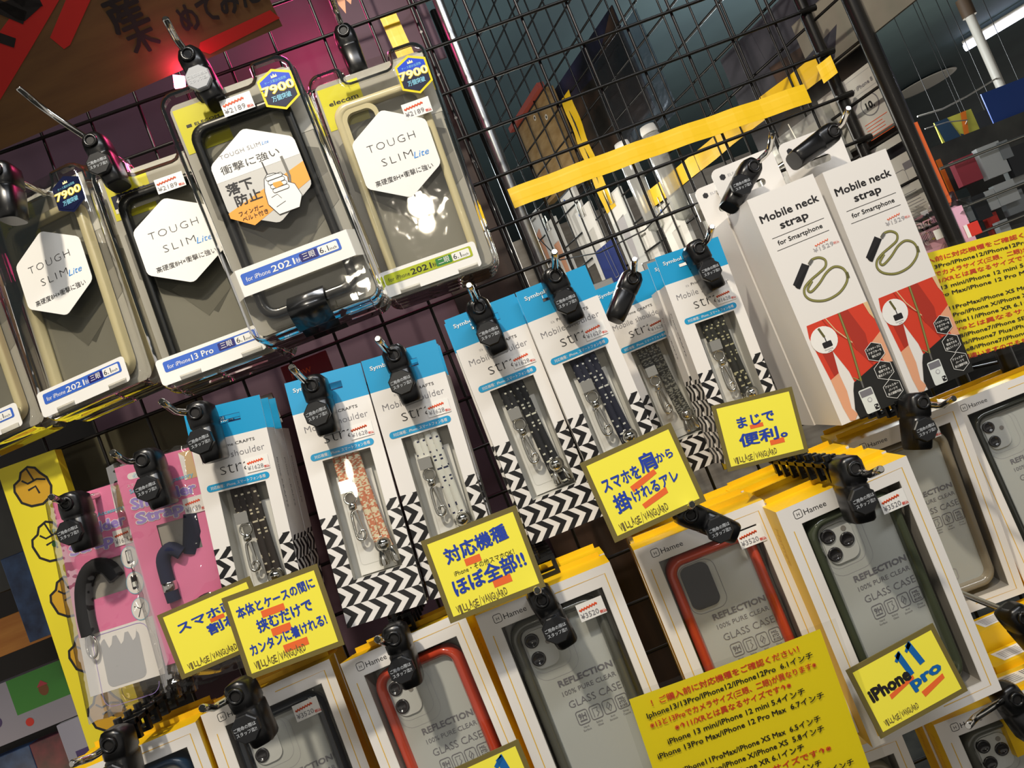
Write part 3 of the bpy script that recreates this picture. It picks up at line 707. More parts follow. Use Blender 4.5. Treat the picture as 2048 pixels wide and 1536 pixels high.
# ------------------------------------------------------------------ glass case boxes
HW, HH, HD = 105.0, 186.0, 27.0
def glass_carton(mb):
    w, h, d = HW/2000, HH/1000, HD/1000; u0, v0, u1, v1 = 14.5, 15, 93, 174
    sh = Sheet(mb, (-w, 0, 0))
    for a in ((0, 0, HW, v0), (0, v0, u0, v1), (u1, v0, HW, v1), (0, v1, HW, HH)): sh.rect(*a, 'white_card', 0)
    for x, s in ((-w, 1), (w, -1)): mb.add([(x,0,0),(x,d,0),(x,d,-h),(x,0,-h)], [(0,1,2,3)], 'box_yellow')
    mb.add([(-w,0,0),(w,0,0),(w,d,0),(-w,d,0)], [(0,1,2,3)], 'box_yellow'); mb.add([(-w,0,-h),(w,0,-h),(w,d,-h),(-w,d,-h)], [(0,1,2,3)], 'box_yellow'); mb.add([(-w,d,0),(w,d,0),(w,d,-h),(-w,d,-h)], [(0,1,2,3)], 'box_yellow')
    # hanging flap standing up at the back edge
    mb.box((-w + .004, d - .0008, 0), (w - .004, d, .004), 'box_yellow'); 
    x0, x1, za, zb = -w + u0*.001, -w + u1*.001, -v0*.001, -v1*.001; dd = .022
    mb.loops([[(x0,0,za),(x1,0,za),(x1,0,zb),(x0,0,zb)], [(x0,dd,za),(x1,dd,za),(x1,dd,zb),(x0,dd,zb)]], 'tray_dark', False, True)
    sh.line([(58, 6.5), (98.5, 6.5), (98.5, 179.5), (60, 179.5)], .7, 'line_yellow', 1); sh.line([(7, 18), (7, 179.5), (30, 179.5)], .7, 'line_yellow', 1)
    sh.line(rr(11.5, 4.5, 17.5, 10.5, 1.4, 4), .45, 'ink', 1, True); sh.text('H', 14.5, 9, 2.6, 'ink', 1, align='C'); sh.text('Hamee', 19, 10, 4.2, 'ink', 1, w=17.5)
    for s_, O, U in ((-1, (-w, d, 0), (0, -1, 0)), (1, (w, 0, 0), (0, 1, 0))):
        ss = Sheet(mb, O, U); ss.N = Vector((s_*1.3e-4, 0, 0)); ss.text('Hamee', HD*.3, 16, 8, 'line_yellow', 1, w=30, rot=-90)
def glass_tray(mb):
    w = HW/2000
    o = rr(-.0385, -.1715, .0385, -.0165, .004, 3); i = rr(-.0335, -.166, .0335, -.022, .012, 3)
    mb.ring(o, i, .015, .0165, 'clear_film'); mb.loops([[(x, .0165, z) for x, z in i], [(x, .020, z) for x, z in i]], 'clear_film', False, False, True)
def glass_case(mat, cams, bright):
    def f(mb):
        o = rr(-.0362, -.170, .0362, -.0175, .0145); i = rr(-.0285, -.1615, .0285, -.0252, .0075)
        L = [[(x, .0145, z) for x, z in i], [(x, .0062, z) for x, z in i], [(x, .0034, z) for x, z in offset(i, .002)], [(x, .0024, z) for x, z in offset(i, .004)], [(x, .0030, z) for x, z in offset(o, -.0018)], [(x, .0062, z) for x, z in o], [(x, .0148, z) for x, z in o]]
        mb.loops(L, mat, False, False, True)
    return f
def phone_glass(cams):
    def f(mb):
        i = rr(-.0288, -.1615, .0288, -.0252, .0075); mb.prism(i, .0085, .0095, 'phone_back')
        sh = Sheet(mb, (0, .0085, 0))
        if cams == 'hole':
            mb.prism(rr(-.0265, -.062, -.004, -.028, .006), .0065, .0082, 'lens'); sh.line(rr(-28, 27, 1, 66, 8, 5), .4, 'grey_ink', 1, True)
        elif cams:
            mb.prism(rr(-.0265, -.056, -.0025 if cams == 3 else -.006, -.0275, .007), .0072, .0085, 'phone_panel')
            sh.line(rr(-27.5, 26.5, 2, 60, 8, 5), .3, 'light_ink', 1, True); sh.line(rr(-28.2, 26, 6, 66, 10, 5), .3, 'light_ink', 1, True)
        sh.text('REFLECTION', -15, 73.5, 4.6, 'grey_ink', 2, w=42, bold=.03); sh.text('100% PURE CLEAR', -15, 81, 3.6, 'grey_ink', 2, w=42); sh.text('GLASS CASE', -13.5, 91, 5.6, 'grey_ink', 2, w=41, bold=-.005)
        for k, (a, b) in enumerate((('9H', 'Hard Surface'), ('', 'Safety Glass'), ('', 'Anti Scratch'), ('MIL STD', 'Drop Tested'))):
            u = -11.5 + 10.4*k; sh.line(rr(u, 95, u + 8.6, 105, 1.6, 3), .6, 'grey_ink', 2, True)
            if a == '9H': sh.text('9H', u + 4.3, 101, 4, 'grey_ink', 2, w=5.6, align='C', bold=.03); sh.rect(u + 1.6, 102, u + 7, 103, 'grey_ink', 2)
            elif k == 1: sh.line([(u+2.2, 103.5), (u+2.2, 97), (u+6.4, 97), (u+5.2, 99.4), (u+6.4, 101), (u+4.2, 103.5)], .5, 'grey_ink', 2)
            elif k == 2: sh.line([(u+4.3, 96.6), (u+6.2, 100), (u+4.3, 103.6), (u+2.4, 100)], .6, 'grey_ink', 2, True); sh.line([(u+3.4, 101.6), (u+5.4, 98.6)], .6, 'grey_ink', 2)
            else: sh.text('MIL', u + 4.3, 98.6, 2, 'grey_ink', 2, w=5, align='C', bold=.03); sh.text('STD', u + 4.3, 101.4, 2, 'grey_ink', 2, w=5, align='C', bold=.03); sh.text('810G', u + 4.3, 104, 1.8, 'grey_ink', 2, w=5.4, align='C', bold=.03)
            p, q = b.split(); sh.text(p, u + 4.3, 108, 1.5, 'grey_ink', 2, align='C'); sh.text(q, u + 4.3, 110.4, 1.5, 'grey_ink', 2, align='C')
        sh.line(rr(-5, 146, 5, 156, 2, 3), .8, 'light_ink', 2, True)
    return f
def lens_fn(x, z): return lambda mb: mb.lathe([(.0054, .0025), (.0054, 0), (.0040, -.0004), (.0037, .0006), (.0001, .0008)], (x, .0063, z), (0, 1, 0), 'lens', 22)
def flash_fn(c): return lambda mb: mb.lathe([(.0020, .001), (.002, 0)], (-.0105 if c == 2 else -.0085, .0068, -.0385 if c == 2 else -.0325), (0, 1, 0), 'flash', 12)
def glass_film(mb):
    w = HW/2000; sh = Sheet(mb, (-w, -.0003, 0)); sh.rect(14, 14.5, 93.5, 174.5, 'window_film', 0)
def glass_box(mat, cams, tagged, label, corners, y0, n=0, what=None, **kw):
    t = thing('glass_case_box', label, 'phone case box', pose(corners, HW, HH, y0, **kw), 'white and yellow glass phone case boxes on the lower hooks')
    part('glass_carton', 'carton', glass_carton, t); part('glass_tray', 'clear_tray', glass_tray, t)
    part(('gc', mat), 'phone_case', glass_case(mat, cams, 0), t); gb = part(('pg', cams), 'glass_back', phone_glass(cams), t); part('glass_film', 'window_film', glass_film, t)
    if cams in (2, 3):
        for x, z in [(-.0215, -.034), (-.0215, -.048)] + ([(-.009, -.041)] if cams == 3 else []): part(('lens', x, z), 'lens', lens_fn(x, z), gb)
        part(('flash', cams), 'flash', flash_fn(cams), gb)
    if tagged: part(('gt', tagged), 'price_tag', pricetag(*tagged, '¥3520', 20, 13, -.0006, HW), t)
    if n: stack(t, n, (HD + 2)/1000, what)
    return t
A = 'gl'
glass_box('case_navy', 2, None, 'glass case box with grey case cut off at the bottom left corner', {'TL': (118, 1560), 'TR': (391, 1443), 'BR': (560, 1905)}, -.19, 1, '{} glass case box back behind the bottom left corner box')
glass_box('case_dark_navy', 2, (66, 22), 'glass case box with navy framed case, second from the left in the lowest row', {'TL': (406, 1437), 'TR': (653, 1311), 'BR': (830, 1780)}, -.205, 2, '{} glass case box back behind the navy framed case')
glass_box('case_red', 2, None, 'glass case box with red framed case and double lens, below the pink cord strap box', {'TL': (680, 1323), 'TR': (925, 1226), 'BL': (870, 1815)}, -.18, 1, '{} glass case box back behind the double lens red case')
glass_box('case_grey', 2, (70, 20), 'glass case box with smoky grey framed case and price tag, bottom centre', {'TL': (949, 1232), 'TR': (1220, 1124), 'BL': (1140, 1715)}, -.2, 1, '{} glass case box back behind the smoky grey case')
glass_box('case_red', 'hole', (76, 16), 'glass case box with red framed case and dark camera opening, under the middle yellow card', {'TL': (1266, 1098), 'TR': (1527, 1002), 'BL': (1455, 1565)}, -.2, 2, '{} glass case box back behind the red case with dark camera opening')
glass_box('case_green', 3, (73, 20), 'glass case box with khaki green framed case and triple lens, nearest box at lower right', {'TL': (1545, 1020), 'TR': (1818, 918), 'BL': (1749, 1501), 'BR': (2002, 1373)}, -.225, 3, '{} glass case box back behind the khaki green triple lens case', sa=.1)
glass_box('case_taupe', 0, (62, 10), 'set-back glass case box with pale taupe case, right behind the khaki green one', {'TL': (1687, 888), 'TR': (1917, 808), 'BR': (2052, 1182)}, -.135, 1, '{} glass case box back behind the pale taupe case')
glass_box('case_dark_green', 2, None, 'glass case box with blackish green case cut off by the right edge under the notice', {'TL': (1890, 812), 'TR': (2108, 727), 'BL': (2060, 1190)}, -.068, 1, '{} glass case box back behind the blackish green case')
glass_box('case_grey', 3, None, 'glass case box with triple lens at the bottom right corner of the photo', {'TL': (1866, 1450), 'TR': (2120, 1352), 'BL': (2060, 1890)}, -.16, 1, '{} glass case box back behind the bottom right corner box')
glass_box('case_taupe', 0, None, 'glass case box mostly hidden below the khaki green box, only its rounded case top showing', {'TL': (1560, 1552), 'TR': (1800, 1462), 'BL': (1740, 2000)}, -.14)

# ------------------------------------------------------------------ neck strap boxes
NW, NH, ND = 60.0, 203.0, 54.0
def neck_carton(mb):
    w, h, d = NW/2000, NH/1000, ND/1000
    mb.box((-w, 0, -h), (w, d, 0), 'white_card')
    sh = Sheet(mb, (-w, 0, 0))
    sh.text('Mobile neck', 30, 23, 6.6, 'ink', 2, w=52, align='C', bold=.02); sh.text('strap', 30, 33, 6.6, 'ink', 2, w=25, align='C', bold=.02)
    sh.line([(7, 38), (54, 38)], .35, 'ink', 2); sh.text('for Smartphone', 30, 45, 4.0, 'ink', 2, w=40, align='C', bold=.012); sh.line([(7, 49), (54, 49)], .35, 'ink', 2)
    sh.line([(38, 57)] + [(38 + k*1.2, 57 - .12*k + (.7 if k % 2 else -.7)) for k in range(11)], .8, 'orange_ink', 3); sh.text('¥1529', 35, 62, 3.6, 'light_ink', 3, w=18); sh.text('税込', 53, 61.5, 1.8, 'red_ink', 3)
    # printed phone and lanyard
    sh.poly([(8, 80), (22, 66), (27, 70.5), (12, 85.5)], 'ink', 2); sh.poly([(9, 82), (10, 84), (12, 85.5), (27, 70.5), (26.4, 69.6)], 'black_print', 3)
    curve = [(27, 69), (31, 66.5), (37, 67), (41, 71), (39, 76), (32, 79), (23, 82), (16, 86), (14, 92), (18, 98), (28, 102), (40, 101), (49, 96), (53, 90), (52, 83), (46, 79), (38, 81), (29, 87), (20, 91), (18, 88), (24, 83)]
    c = smooth(curve); sh.line(c, 2.0, 'olive_dark', 3); sh.line(c, 1.2, 'olive_print', 4); sh.line([(27, 69.5), (31, 66.8)], 2.2, 'steel', 5); sh.line([(53.5, 87), (53, 92)], 2.6, 'olive_dark', 5)
    # printed figure in a red shirt
    v = 116
    red = [(5, v), (60, v), (60, 156), (56, 172), (40, 172), (24, 174), (22, 160), (18, 148), (14, 153), (14, 160), (6, 164), (4.5, 146), (3, 128)]
    sh.poly([(5, v), (60, v), (60, 165), (47, 174), (24, 176), (23, 164), (17, 143), (14.5, 162), (6, 165), (4, 140), (3, 126)], 'shirt_red', 2)
    sh.poly([(8, 140), (17, 143), (14.5, 162), (10, 163)], 'shirt_dark', 3); sh.poly([(33, v), (42, v), (48, 140), (44, 168), (36, 150)], 'shirt_dark', 3)
    sh.poly([(6, 165), (14.5, 162), (15, 178), (13, 193), (16, 199), (12, 203), (8, 202), (6.5, 190)], 'skin_print', 3); sh.poly([(48, 150), (60, 143), (60, 178), (55, 172)], 'skin_print', 3)
    sh.line([(19, v), (22, 126), (33, 140), (36, 150)], .8, 'shirt_dark', 4); sh.poly([(56, v), (60, v), (60, 132), (57.5, 126)], 'hair_print', 4); sh.line([(22, v), (26, 128), (35, 143)], .8, 'hair_print', 4)
    sh.poly([(23, 174), (47, 166), (60, 170), (60, 203), (16, 203), (15.2, 195), (20, 180)], 'skirt_black', 4)
    sh.line([(34, v), (33, 140), (29, 175)], 2.0, 'olive_dark', 5); sh.line([(34, v), (33, 140), (29, 175)], 1.1, 'olive_print', 6); sh.line([(24, 170), (29, 175)], .8, 'olive_print', 5); sh.line([(29, 175), (28.6, 181)], 1.4, 'steel', 6)
    sh.poly(rr(23, 182, 35, 202.6, 1.5, 3), 'pale_print', 6); sh.rect(23.8, 183, 34.2, 188.4, 'grey_ink', 7); sh.circle(29.5, 192, 2, 'light_ink', 7); sh.circle(29.5, 192, 1.4, 'pale_print', 8); sh.rrect(31, 197, 34.6, 201.6, .8, 'ink', 7); sh.circle(32, 198.4, .6, 'pale_print', 8); sh.circle(33.7, 199.6, .6, 'pale_print', 8)
    sh.circle(14, 132, 11.4, 'white_print', 5); sh.line([(13, 121.5), (15, 130)], 2, 'olive_dark', 6); sh.line([(15, 130), (15, 134)], .8, 'ink', 6); sh.rrect(11, 134, 19, 139, .8, 'ink', 6); sh.text('Connecting', 14.6, 141, 1.1, 'ink', 6, align='C'); sh.text('parts', 15, 142.6, 1.1, 'ink', 6, align='C')
    for u, vv, T_ in ((49, 157, ('スマホケースに', 'アダプターを', '挟むだけ')), (50, 174, ('タフに', '使用できる', '極太ストラップ')), (51, 191, ('アジャスター', 'パーツで', '長さ調節可能'))):
        H = [(u + 8.4*math.sin(math.radians(60*k)), vv - 8.4*math.cos(math.radians(60*k))) for k in range(6)]; sh.poly(H, 'skirt_black', 7); sh.line(H, .45, 'white_print', 8, True)
        for k, s_ in enumerate(T_): sh.text(s_, u, vv - 2.4 + 3.2*k, 1.7, 'white_print', 8, w=min(12.5, 1.95*len(s_)), align='C', bold=.01)
def neck_tab(mb):
    w = NW/2000; d = ND/1000
    o = rr(-w, -.004, w, .044, .006, 4); i = rr(-.014, .014, .014, .021, .0034, 4); mb.ring(o, i, d - .0012, d - .0002, 'white_card')
    sh = Sheet(mb, (-w, d - .0012, 0)); H = [(9 + 3*math.sin(math.radians(60*k)), -35 - 3*math.cos(math.radians(60*k))) for k in range(6)]; sh.poly(H, 'spiral_dark', 1); sh.text('ELFAUT', 14, -33.6, 2.6, 'light_ink', 1, w=15)
def neck_box(label, corners, y0, n, what):
    t = thing('neck_strap_box', label, 'neck strap box', pose(corners, NW, NH, y0, sy=.03), 'tall white neck strap boxes beside the side grid')
    part('neck_carton', 'carton', neck_carton, t); part('neck_tab', 'hanging_tab', neck_tab, t)
    if n: stack(t, n, (ND + 2)/1000, what)
    return t
neck_box('tall white neck strap box with red shirt picture, left one of the two', {'TL': (1492, 401), 'TR': (1627, 347), 'BL': (1684, 852), 'BR': (1816, 795)}, -.12, 1, '{} neck strap box back behind the left tall white one')
neck_box('tall white neck strap box with red shirt picture, right one by the yellow notice', {'TL': (1645, 345), 'TR': (1771, 297), 'BL': (1822, 795), 'BR': (1947, 740)}, -.09, 0, '{} neck strap box back behind the right tall white one')

# ------------------------------------------------------------------ pink strap packs
def pink_card(second):
    def f(mb):
        W, H = 62, 158; sh0 = MB()
        w = W/2000
        u0, v0, u1, v1 = (20, 52, 50, 78) if second else (17, 58, 47, 86)
        sh = Sheet(mb, (-w, 0, 0)); bk = Sheet(mb, (-w, .0006, 0))
        cut = 112 if not second else H
        for a in ((0, 0, W, v0), (0, v0, u0, v1), (u1, v0, W, v1), (0, v1, W, cut)): sh.rect(*a, 'pink_print', 0)
        if not second: sh.rect(0, cut, W, H, 'white_print', 0)
        bk.rect(0, 0, W, v0, 'pink_light', 0); bk.rect(0, v1, W, H, 'pink_light', 0); bk.rect(0, v0, W, v1, 'grey_card', -8)
        mb.add([(w,0,0),(w,.004,0),(w,.004,-H*.001),(w,0,-H*.001)], [(0,1,2,3)], 'pink_light' if second else 'maroon_box')
        sh.rrect(8, 7, 30, 12, 2.4, 'white_print', 1); sh.text('必需品', 12, 11, 2.6, 'aqua_print', 2, w=12); sh.text('スマートフォン', 6, 17.5, 2, 'white_print', 2, w=20)
        sh.text('Smartphone Accessory', 7, 22.5, 3.2, 'aqua_print', 2, w=50, bold=.03)
        for b, m, l in ((.09, 'white_print', 2), (.045, 'lilac_print', 3)):
            sh.text('Shoulder', 6, 35, 8.4, m, l, w=50, bold=b); sh.text('Strap', 7, 47, 8.4, m, l, w=36, bold=b)
        sh.rect(50, 2, 60, 24, 'hair_print', 1); sh.poly([(50, 2), (54, 6), (52, 24), (50, 24)], 'white_print', 2)
        price(sh, 44, 38, '¥1639', 17, 13, 5)
        for k in range(3):
            v = 62 + 21*k
            if second: continue
            sh.circle(53.5, v, 7.4, 'aqua_print', 3, 24, 9); sh.circle(53.5, v, 6.8, 'white_print', 4, 24, 8.4); sh.rrect(51, v - 6, 56, v + 5, 1, 'ink', 5) if k < 2 else sh.line([(49, v-3), (54, v), (51, v+6)], .8, 'ink', 5)
            if k < 2: sh.rrect(51.6, v + (-1 if k else -5), 55.4, v + 3, .6, 'pale_print', 6)
            else: sh.line([(54, v), (57, v-4)], .8, 'ink', 5)
        if not second:
            sh.rrect(16, 118, 48, 156, 5, 'silver_tag', 1); sh.line(rr(10, 114, 56, 170, 8, 4)[0:29], .4, 'lilac_print', 2)
            for q in (20, 30, 40): sh.poly([(q, 118), (q+7, 118), (q+5, 124), (q+2.5, 126)], 'white_print', 2)
    return f
def pink_strap(mat, second):
    def f(mb):
        if second:
            mb.tube([(.016, .003, -.05), (.014, .004, -.064), (.008, .005, -.08)], [.006, .008, .007], mat, 12)
            mb.tube(smooth([(.003, -.002, -.078), (-.004, -.003, -.072), (-.011, -.003, -.078), (-.012, -.003, -.092), (-.011, -.003, -.112)]), .0052, mat, 12)
        else:
            mb.tube(smooth([(.010, -.002, -.075), (.004, -.003, -.064), (-.008, -.003, -.062), (-.017, -.003, -.074), (-.020, -.003, -.095), (-.0195, -.003, -.112)]), .0066, mat, 12)
    return f
def pink_clip(second):
    def f(mb):
        x, z = (-.0115, -.100) if second else (-.0195, -.108)
        mb.lathe([(.0052, -.0035), (.0056, -.003), (.0056, .003), (.0052, .0035)], (x, -.003, z), (0, 0, 1), 'chrome', 16)
        if second:
            mb.tube([(-.011, -.004, -.120), (-.006, -.005, -.121), (-.001, -.005, -.119)], .0018, 'chrome', 8)
            mb.tube([(.010 + .010*math.cos(a), -.005, -.1185 + .0042*math.sin(a) + .003*math.cos(a)) for a in [2*math.pi*k/20 for k in range(20)]], .0011, 'chrome', 8, closed=True)
        else:
            mb.tube([(-.0195 + .004*math.cos(a), -.004, -.121 + .009*math.sin(a)) for a in [2*math.pi*k/20 for k in range(20)]], .0012, 'chrome', 8, closed=True)
    return f
def bag(mb):
    w = .037; n = 8
    L = []
    for i, z in enumerate((.002, -.04, -.09, -.14, -.172, -.178)):
        b = .002 + .007*math.sin(math.pi*min(1, (i+.3)/5.3))
        L.append([(-w + 2*w*k/n, -b*math.sin(math.pi*k/n)**.6 - .001*math.sin(k*2.1 + i), z + .002*math.sin(k*1.3)) for k in range(n+1)] + [(w - 2*w*k/n, .007, z) for k in range(n+1)])
    mb.loops(L, 'clear_bag', False, False, True)
def pink_pack(second, mat, label, corners, y0, n, what):
    t = thing('pink_strap_pack', label, 'strap pack', pose(corners, 62, 158, y0), 'pink shoulder strap packs on the left hooks')
    part(('pc', second), 'card', pink_card(second), t); part(('ps', mat), 'strap', pink_strap(mat, second), t); part(('pk', second), 'metal_clip', pink_clip(second), t); part('bag', 'clear_bag', bag, t)
    if n: stack(t, n, .024, what)
pink_pack(False, 'black_fabric', 'pink bagged strap pack with black strap and three round pictures, leftmost pink pack', {'TL': (108, 1010), 'TR': (246, 955), 'BL': (180, 1395)}, -.15, 1, '{} pink strap pack back behind the one with the black strap')
pink_pack(True, 'navy_fabric', 'pink strap pack with navy strap and metal ring clip, beside the leftmost strap box', {'TL': (229, 945), 'TR': (385, 886), 'BL': (330, 1330)}, -.165, 1, '{} pink strap pack back behind the one with the navy strap')

# ------------------------------------------------------------------ handwritten cards
CW, CH = 80.0, 66.0
def flat_pose(c, y):
    """upright sheet in the plane at depth y from three seen corners: frame, width and height in mm"""
    a, b, d = at(*c['TL'], y), at(*c['TR'], y), at(*c['BL'], y)
    U = b - a; V = d - a; x = U.normalized(); z = -(V - x*V.dot(x)).normalized()
    m = Matrix((x, z.cross(x), z)).transposed().to_4x4(); m.translation = (a + b)/2
    return m, U.length*1000, -V.dot(z)*1000
def card(label, corners, y0, draw, W=CW, H=CH, pitch=0):
    if 'BL' not in corners: corners = dict(corners, BL=(corners['TL'][0] + corners['BR'][0] - corners['TR'][0], corners['TL'][1] + corners['BR'][1] - corners['TR'][1]))
    m, w_, h_ = flat_pose(corners, y0)
    t = MB(); w = w_/2000; h = h_/1000
    t.box((-w, -.0004, -h), (w, .0004, 0), 'card_border'); sh = Sheet(t, (-w, -.0004, 0), (w_/W, 0, 0), (0, 0, -h_/H)); sh.rect(4, 4, W-4, H-4, 'card_yellow', 1)
    draw(sh)
    o = t.build('handwritten_card'); o.matrix_world = m @ Matrix.Rotation(math.radians(pitch), 4, 'X'); tag(o, label, 'price card', 'yellow handwritten cards')
    return o
def shop(sh, v=60, u=8, w=44, h=6.2):
    st = w/16.6
    for k, ch in enumerate('VILLAGE/VANGUARD'):
        up = (0, 1.1, -.5, .6, -.9, .8, 0, 0, .3, -1.0, .8, -.4, .9, -.8, .6, -.6)[k]*h*.12
        if ch == '/': sh.line([(u + k*st + st*.2, v + h*.25), (u + k*st + st*.8, v - h*1.15)], .35, 'card_border', 2)
        else: sh.text(ch, u + k*st + .2, v + up, h*(.92 + .16*(k % 3 == 1)), 'card_border', 2, w=st*(.45 if ch == 'I' else .82), bold=.022)
def hand(sh, s, u, v, h, w, mat='marker_blue', rot=3, bold=.03): sh.text(s, u, v, h, mat, 3, w=w, bold=bold, rot=rot)
def c1(sh): hand(sh, 'スマホ画面', 12, 24, 7.4, 62); hand(sh, '割れた', 34, 37, 8, 40); hand(sh, 'ヨ', 58, 51, 8, 10); sh.rect(38, 23, 50, 27, 'marker_orange', 2); sh.rect(60, 33, 74, 37, 'marker_orange', 2); shop(sh)
def c2(sh):
    hand(sh, '本体と', 8, 19, 7, 21); hand(sh, 'ケースの間に', 31, 18, 6.4, 42); hand(sh, '挟むだけで', 20, 34, 7.6, 46); hand(sh, 'カンタンに着けれる!', 9, 49, 6.8, 64)
    sh.rect(26, 19.5, 45, 25, 'marker_orange', 2); sh.rect(29, 35, 45, 41, 'marker_orange', 2); sh.rect(34, 50, 54, 56, 'marker_orange', 2); shop(sh)
def c3(sh):
    hand(sh, '対応機種', 14, 23, 9.4, 52); hand(sh, 'ほぼ全部!!', 12, 48, 10, 60); sh.rect(27, 24.5, 40, 30, 'marker_orange', 2); sh.rect(42, 47, 57, 53, 'marker_orange', 2)
    sh.text('iPhone・その他スマホOK！', 16, 34, 3.6, 'ink', 3, w=50); shop(sh, 61)
def c4(sh):
    hand(sh, 'スマホを', 9, 28, 8.6, 32, rot=0); hand(sh, '肩', 43, 26, 11, 13, rot=0); hand(sh, 'から', 57, 24, 6, 14, rot=0); hand(sh, '掛', 12, 46, 11, 14, rot=0); hand(sh, 'けれるアレ', 28, 44, 7.6, 40, rot=3)
    sh.poly([(29, 32), (52, 27), (53, 31), (30, 37)], 'marker_orange', 2); sh.poly([(32, 48), (55, 43), (55, 48), (33, 52)], 'marker_orange', 2); shop(sh)
def c5(sh): hand(sh, 'まじで', 20, 27, 8.6, 36, rot=0); hand(sh, '便利。', 18, 45, 9.6, 46, rot=0); sh.rect(31, 27, 44, 31, 'marker_orange', 2); sh.rect(46, 46, 60, 51, 'marker_orange', 2); shop(sh)
def c6(sh):
    hand(sh, 'iPhone', 8, 32, 10, 36, 'ink', 4, .05); sh.poly([(40, 8), (45, 6), (48, 27), (43.5, 28)], 'marker_teal', 3); sh.poly([(51, 5), (56, 3), (60, 23), (55, 24)], 'marker_teal', 3); sh.poly([(38, 12), (44, 6), (45, 9), (39.5, 14)], 'marker_teal', 3); sh.poly([(49, 8.6), (55, 3), (56, 6.4), (50, 10.8)], 'marker_teal', 3)
    hand(sh, 'pro', 42, 38, 9, 27, 'marker_teal', 6, .05); sh.poly([(22, 33), (46, 28), (46, 31), (22, 37)], 'marker_orange', 2); sh.poly([(46, 43), (68, 38), (68, 42), (47, 48)], 'marker_orange', 2)
    shop(sh, 53, 8, 32, 5)
def c7(sh): sh.poly([(58, 8), (64, 5), (68, 34), (62, 35)], 'marker_teal', 3); sh.poly([(55, 12), (63, 5), (64, 9), (57, 15)], 'marker_teal', 3); hand(sh, 'iPhone', 10, 34, 10, 36, 'ink', 4, .05)
card('yellow card with blue handwriting, tucked behind another card at lower left', {'TL': (314, 1231), 'TR': (499, 1152), 'BL': (362, 1360)}, -.195, c1)
card('yellow card with three blue handwritten lines ending in an exclamation mark', {'TL': (443, 1197), 'TR': (634, 1127), 'BL': (478, 1368)}, -.222, c2)
card('yellow card with large blue words and a thin pencilled middle line', {'TL': (841, 1083), 'TR': (1031, 1010), 'BL': (894, 1250)}, -.238, c3)
card('yellow card with blue words on two long orange underlines, centre right', {'TL': (1159, 927), 'TR': (1341, 845), 'BL': (1238, 1082)}, -.24, c4)
card('yellow card with two short blue words below the olive cord box', {'TL': (1422, 812), 'TR': (1583, 773), 'BL': (1463, 942)}, -.205, c5)
card('yellow card with number eleven in blue on the khaki green case box', {'TL': (1691, 1341), 'TR': (1865, 1246), 'BL': (1757, 1480)}, -.232, c6, 80, 60)
card('yellow card cut off by the bottom edge on the smoky grey case box', {'TL': (845, 1565), 'TR': (1036, 1478), 'BR': (1100, 1630)}, -.228, c7)
LINES = [('！ご購入前に対応機種をご確認ください！', 'red_ink', 14, 112), ('Iphone13/13Pro/IPhone12/IPhone12Pro  6.1インチ', 'ink', 8, 126), ('※13と13Proでカメラサイズ(三眼、二眼)が異なります※', 'red_ink', 8, 126), ('※↑11/XRとは異なるサイズです↑※', 'red_ink', 24, 88),
         ('iPhone 13 mini/iPhone 12 mini 5.4インチ', 'ink', 16, 104), ('iPhone 13Pro Max/iPhone 12 Pro Max  6.7インチ', 'ink', 6, 126), ('', 'ink', 0, 0), ('iPhone11ProMax/iPhone XS Max  6.5インチ', 'ink', 20, 104), ('iPhone11Pro/iPhone X/iPhone XS  5.8インチ', 'ink', 16, 108),
         ('iPhone11/iPhone XR 6.1インチ', 'ink', 30, 76), ('※11Proとは異なるサイズです↑※', 'red_ink', 24, 100), ('iPhone8/iPhone7/iPhone SE  4.7インチ', 'ink', 22, 92), ('iPhone8 Plus/iPhone7 Plus/iPhone6s Plus 5.5インチ', 'ink', 12, 124), ('iPhone8/iPhone7/iPhone6s 4.7インチ', 'ink', 26, 90), ('※種類が間違いますのでそちらをご確認ください', 'red_ink', 16, 116)]
def notice(label, corners, y0, W, H, pitch, first, **kw):
    m, w_, h_ = flat_pose(corners, y0)
    t = thing('notice_sheet', label, 'notice', m @ Matrix.Diagonal((1, 1, 1, 1)), 'yellow notices'); W0 = W; W, H, pitch, first = w_, h_, pitch*h_/H, first*h_/H
    mb = MB(); w = W/2000; n = 14
    L = [[(-w + W*.001*k/n, -.0012*math.sin(math.pi*k/n), z) for k in range(n+1)] for z in (0, -H*.001)]
    mb.loops(L, 'notice_yellow', False, False, True, False); sh = Sheet(mb, (-w, -.0014, 0))
    for k, (s, m, u, wd) in enumerate(LINES):
        if s: sh.text(s, u*W/146, first + pitch*k, pitch*.52, m, 1, w=wd*W/146, bold=.018)
    mb.build('paper', t)
    mb = MB(); a_, b_, c_, e_ = -w - .006, w + .012, -(H+6)*.001, .004; mb.add([(a_, -.0021, c_), (b_, -.0021, c_), (b_, -.0021, e_), (a_, -.0021, e_)], [(0, 1, 2, 3)], 'window_film'); mb.build('clear_sleeve', t)
    return t
notice('yellow printed notice in red and black lines hanging at the bottom centre right', {'TL': (1258, 1399), 'TR': (1640, 1258), 'BL': (1380, 1700)}, -.242, 146, 122, 7.9, 10)
notice('yellow printed notice hanging at the right edge beside the tall neck strap boxes', {'TL': (1762, 532), 'TR': (2150, 425), 'BL': (1842, 742)}, -.082, 150, 90, 5.9, 8)

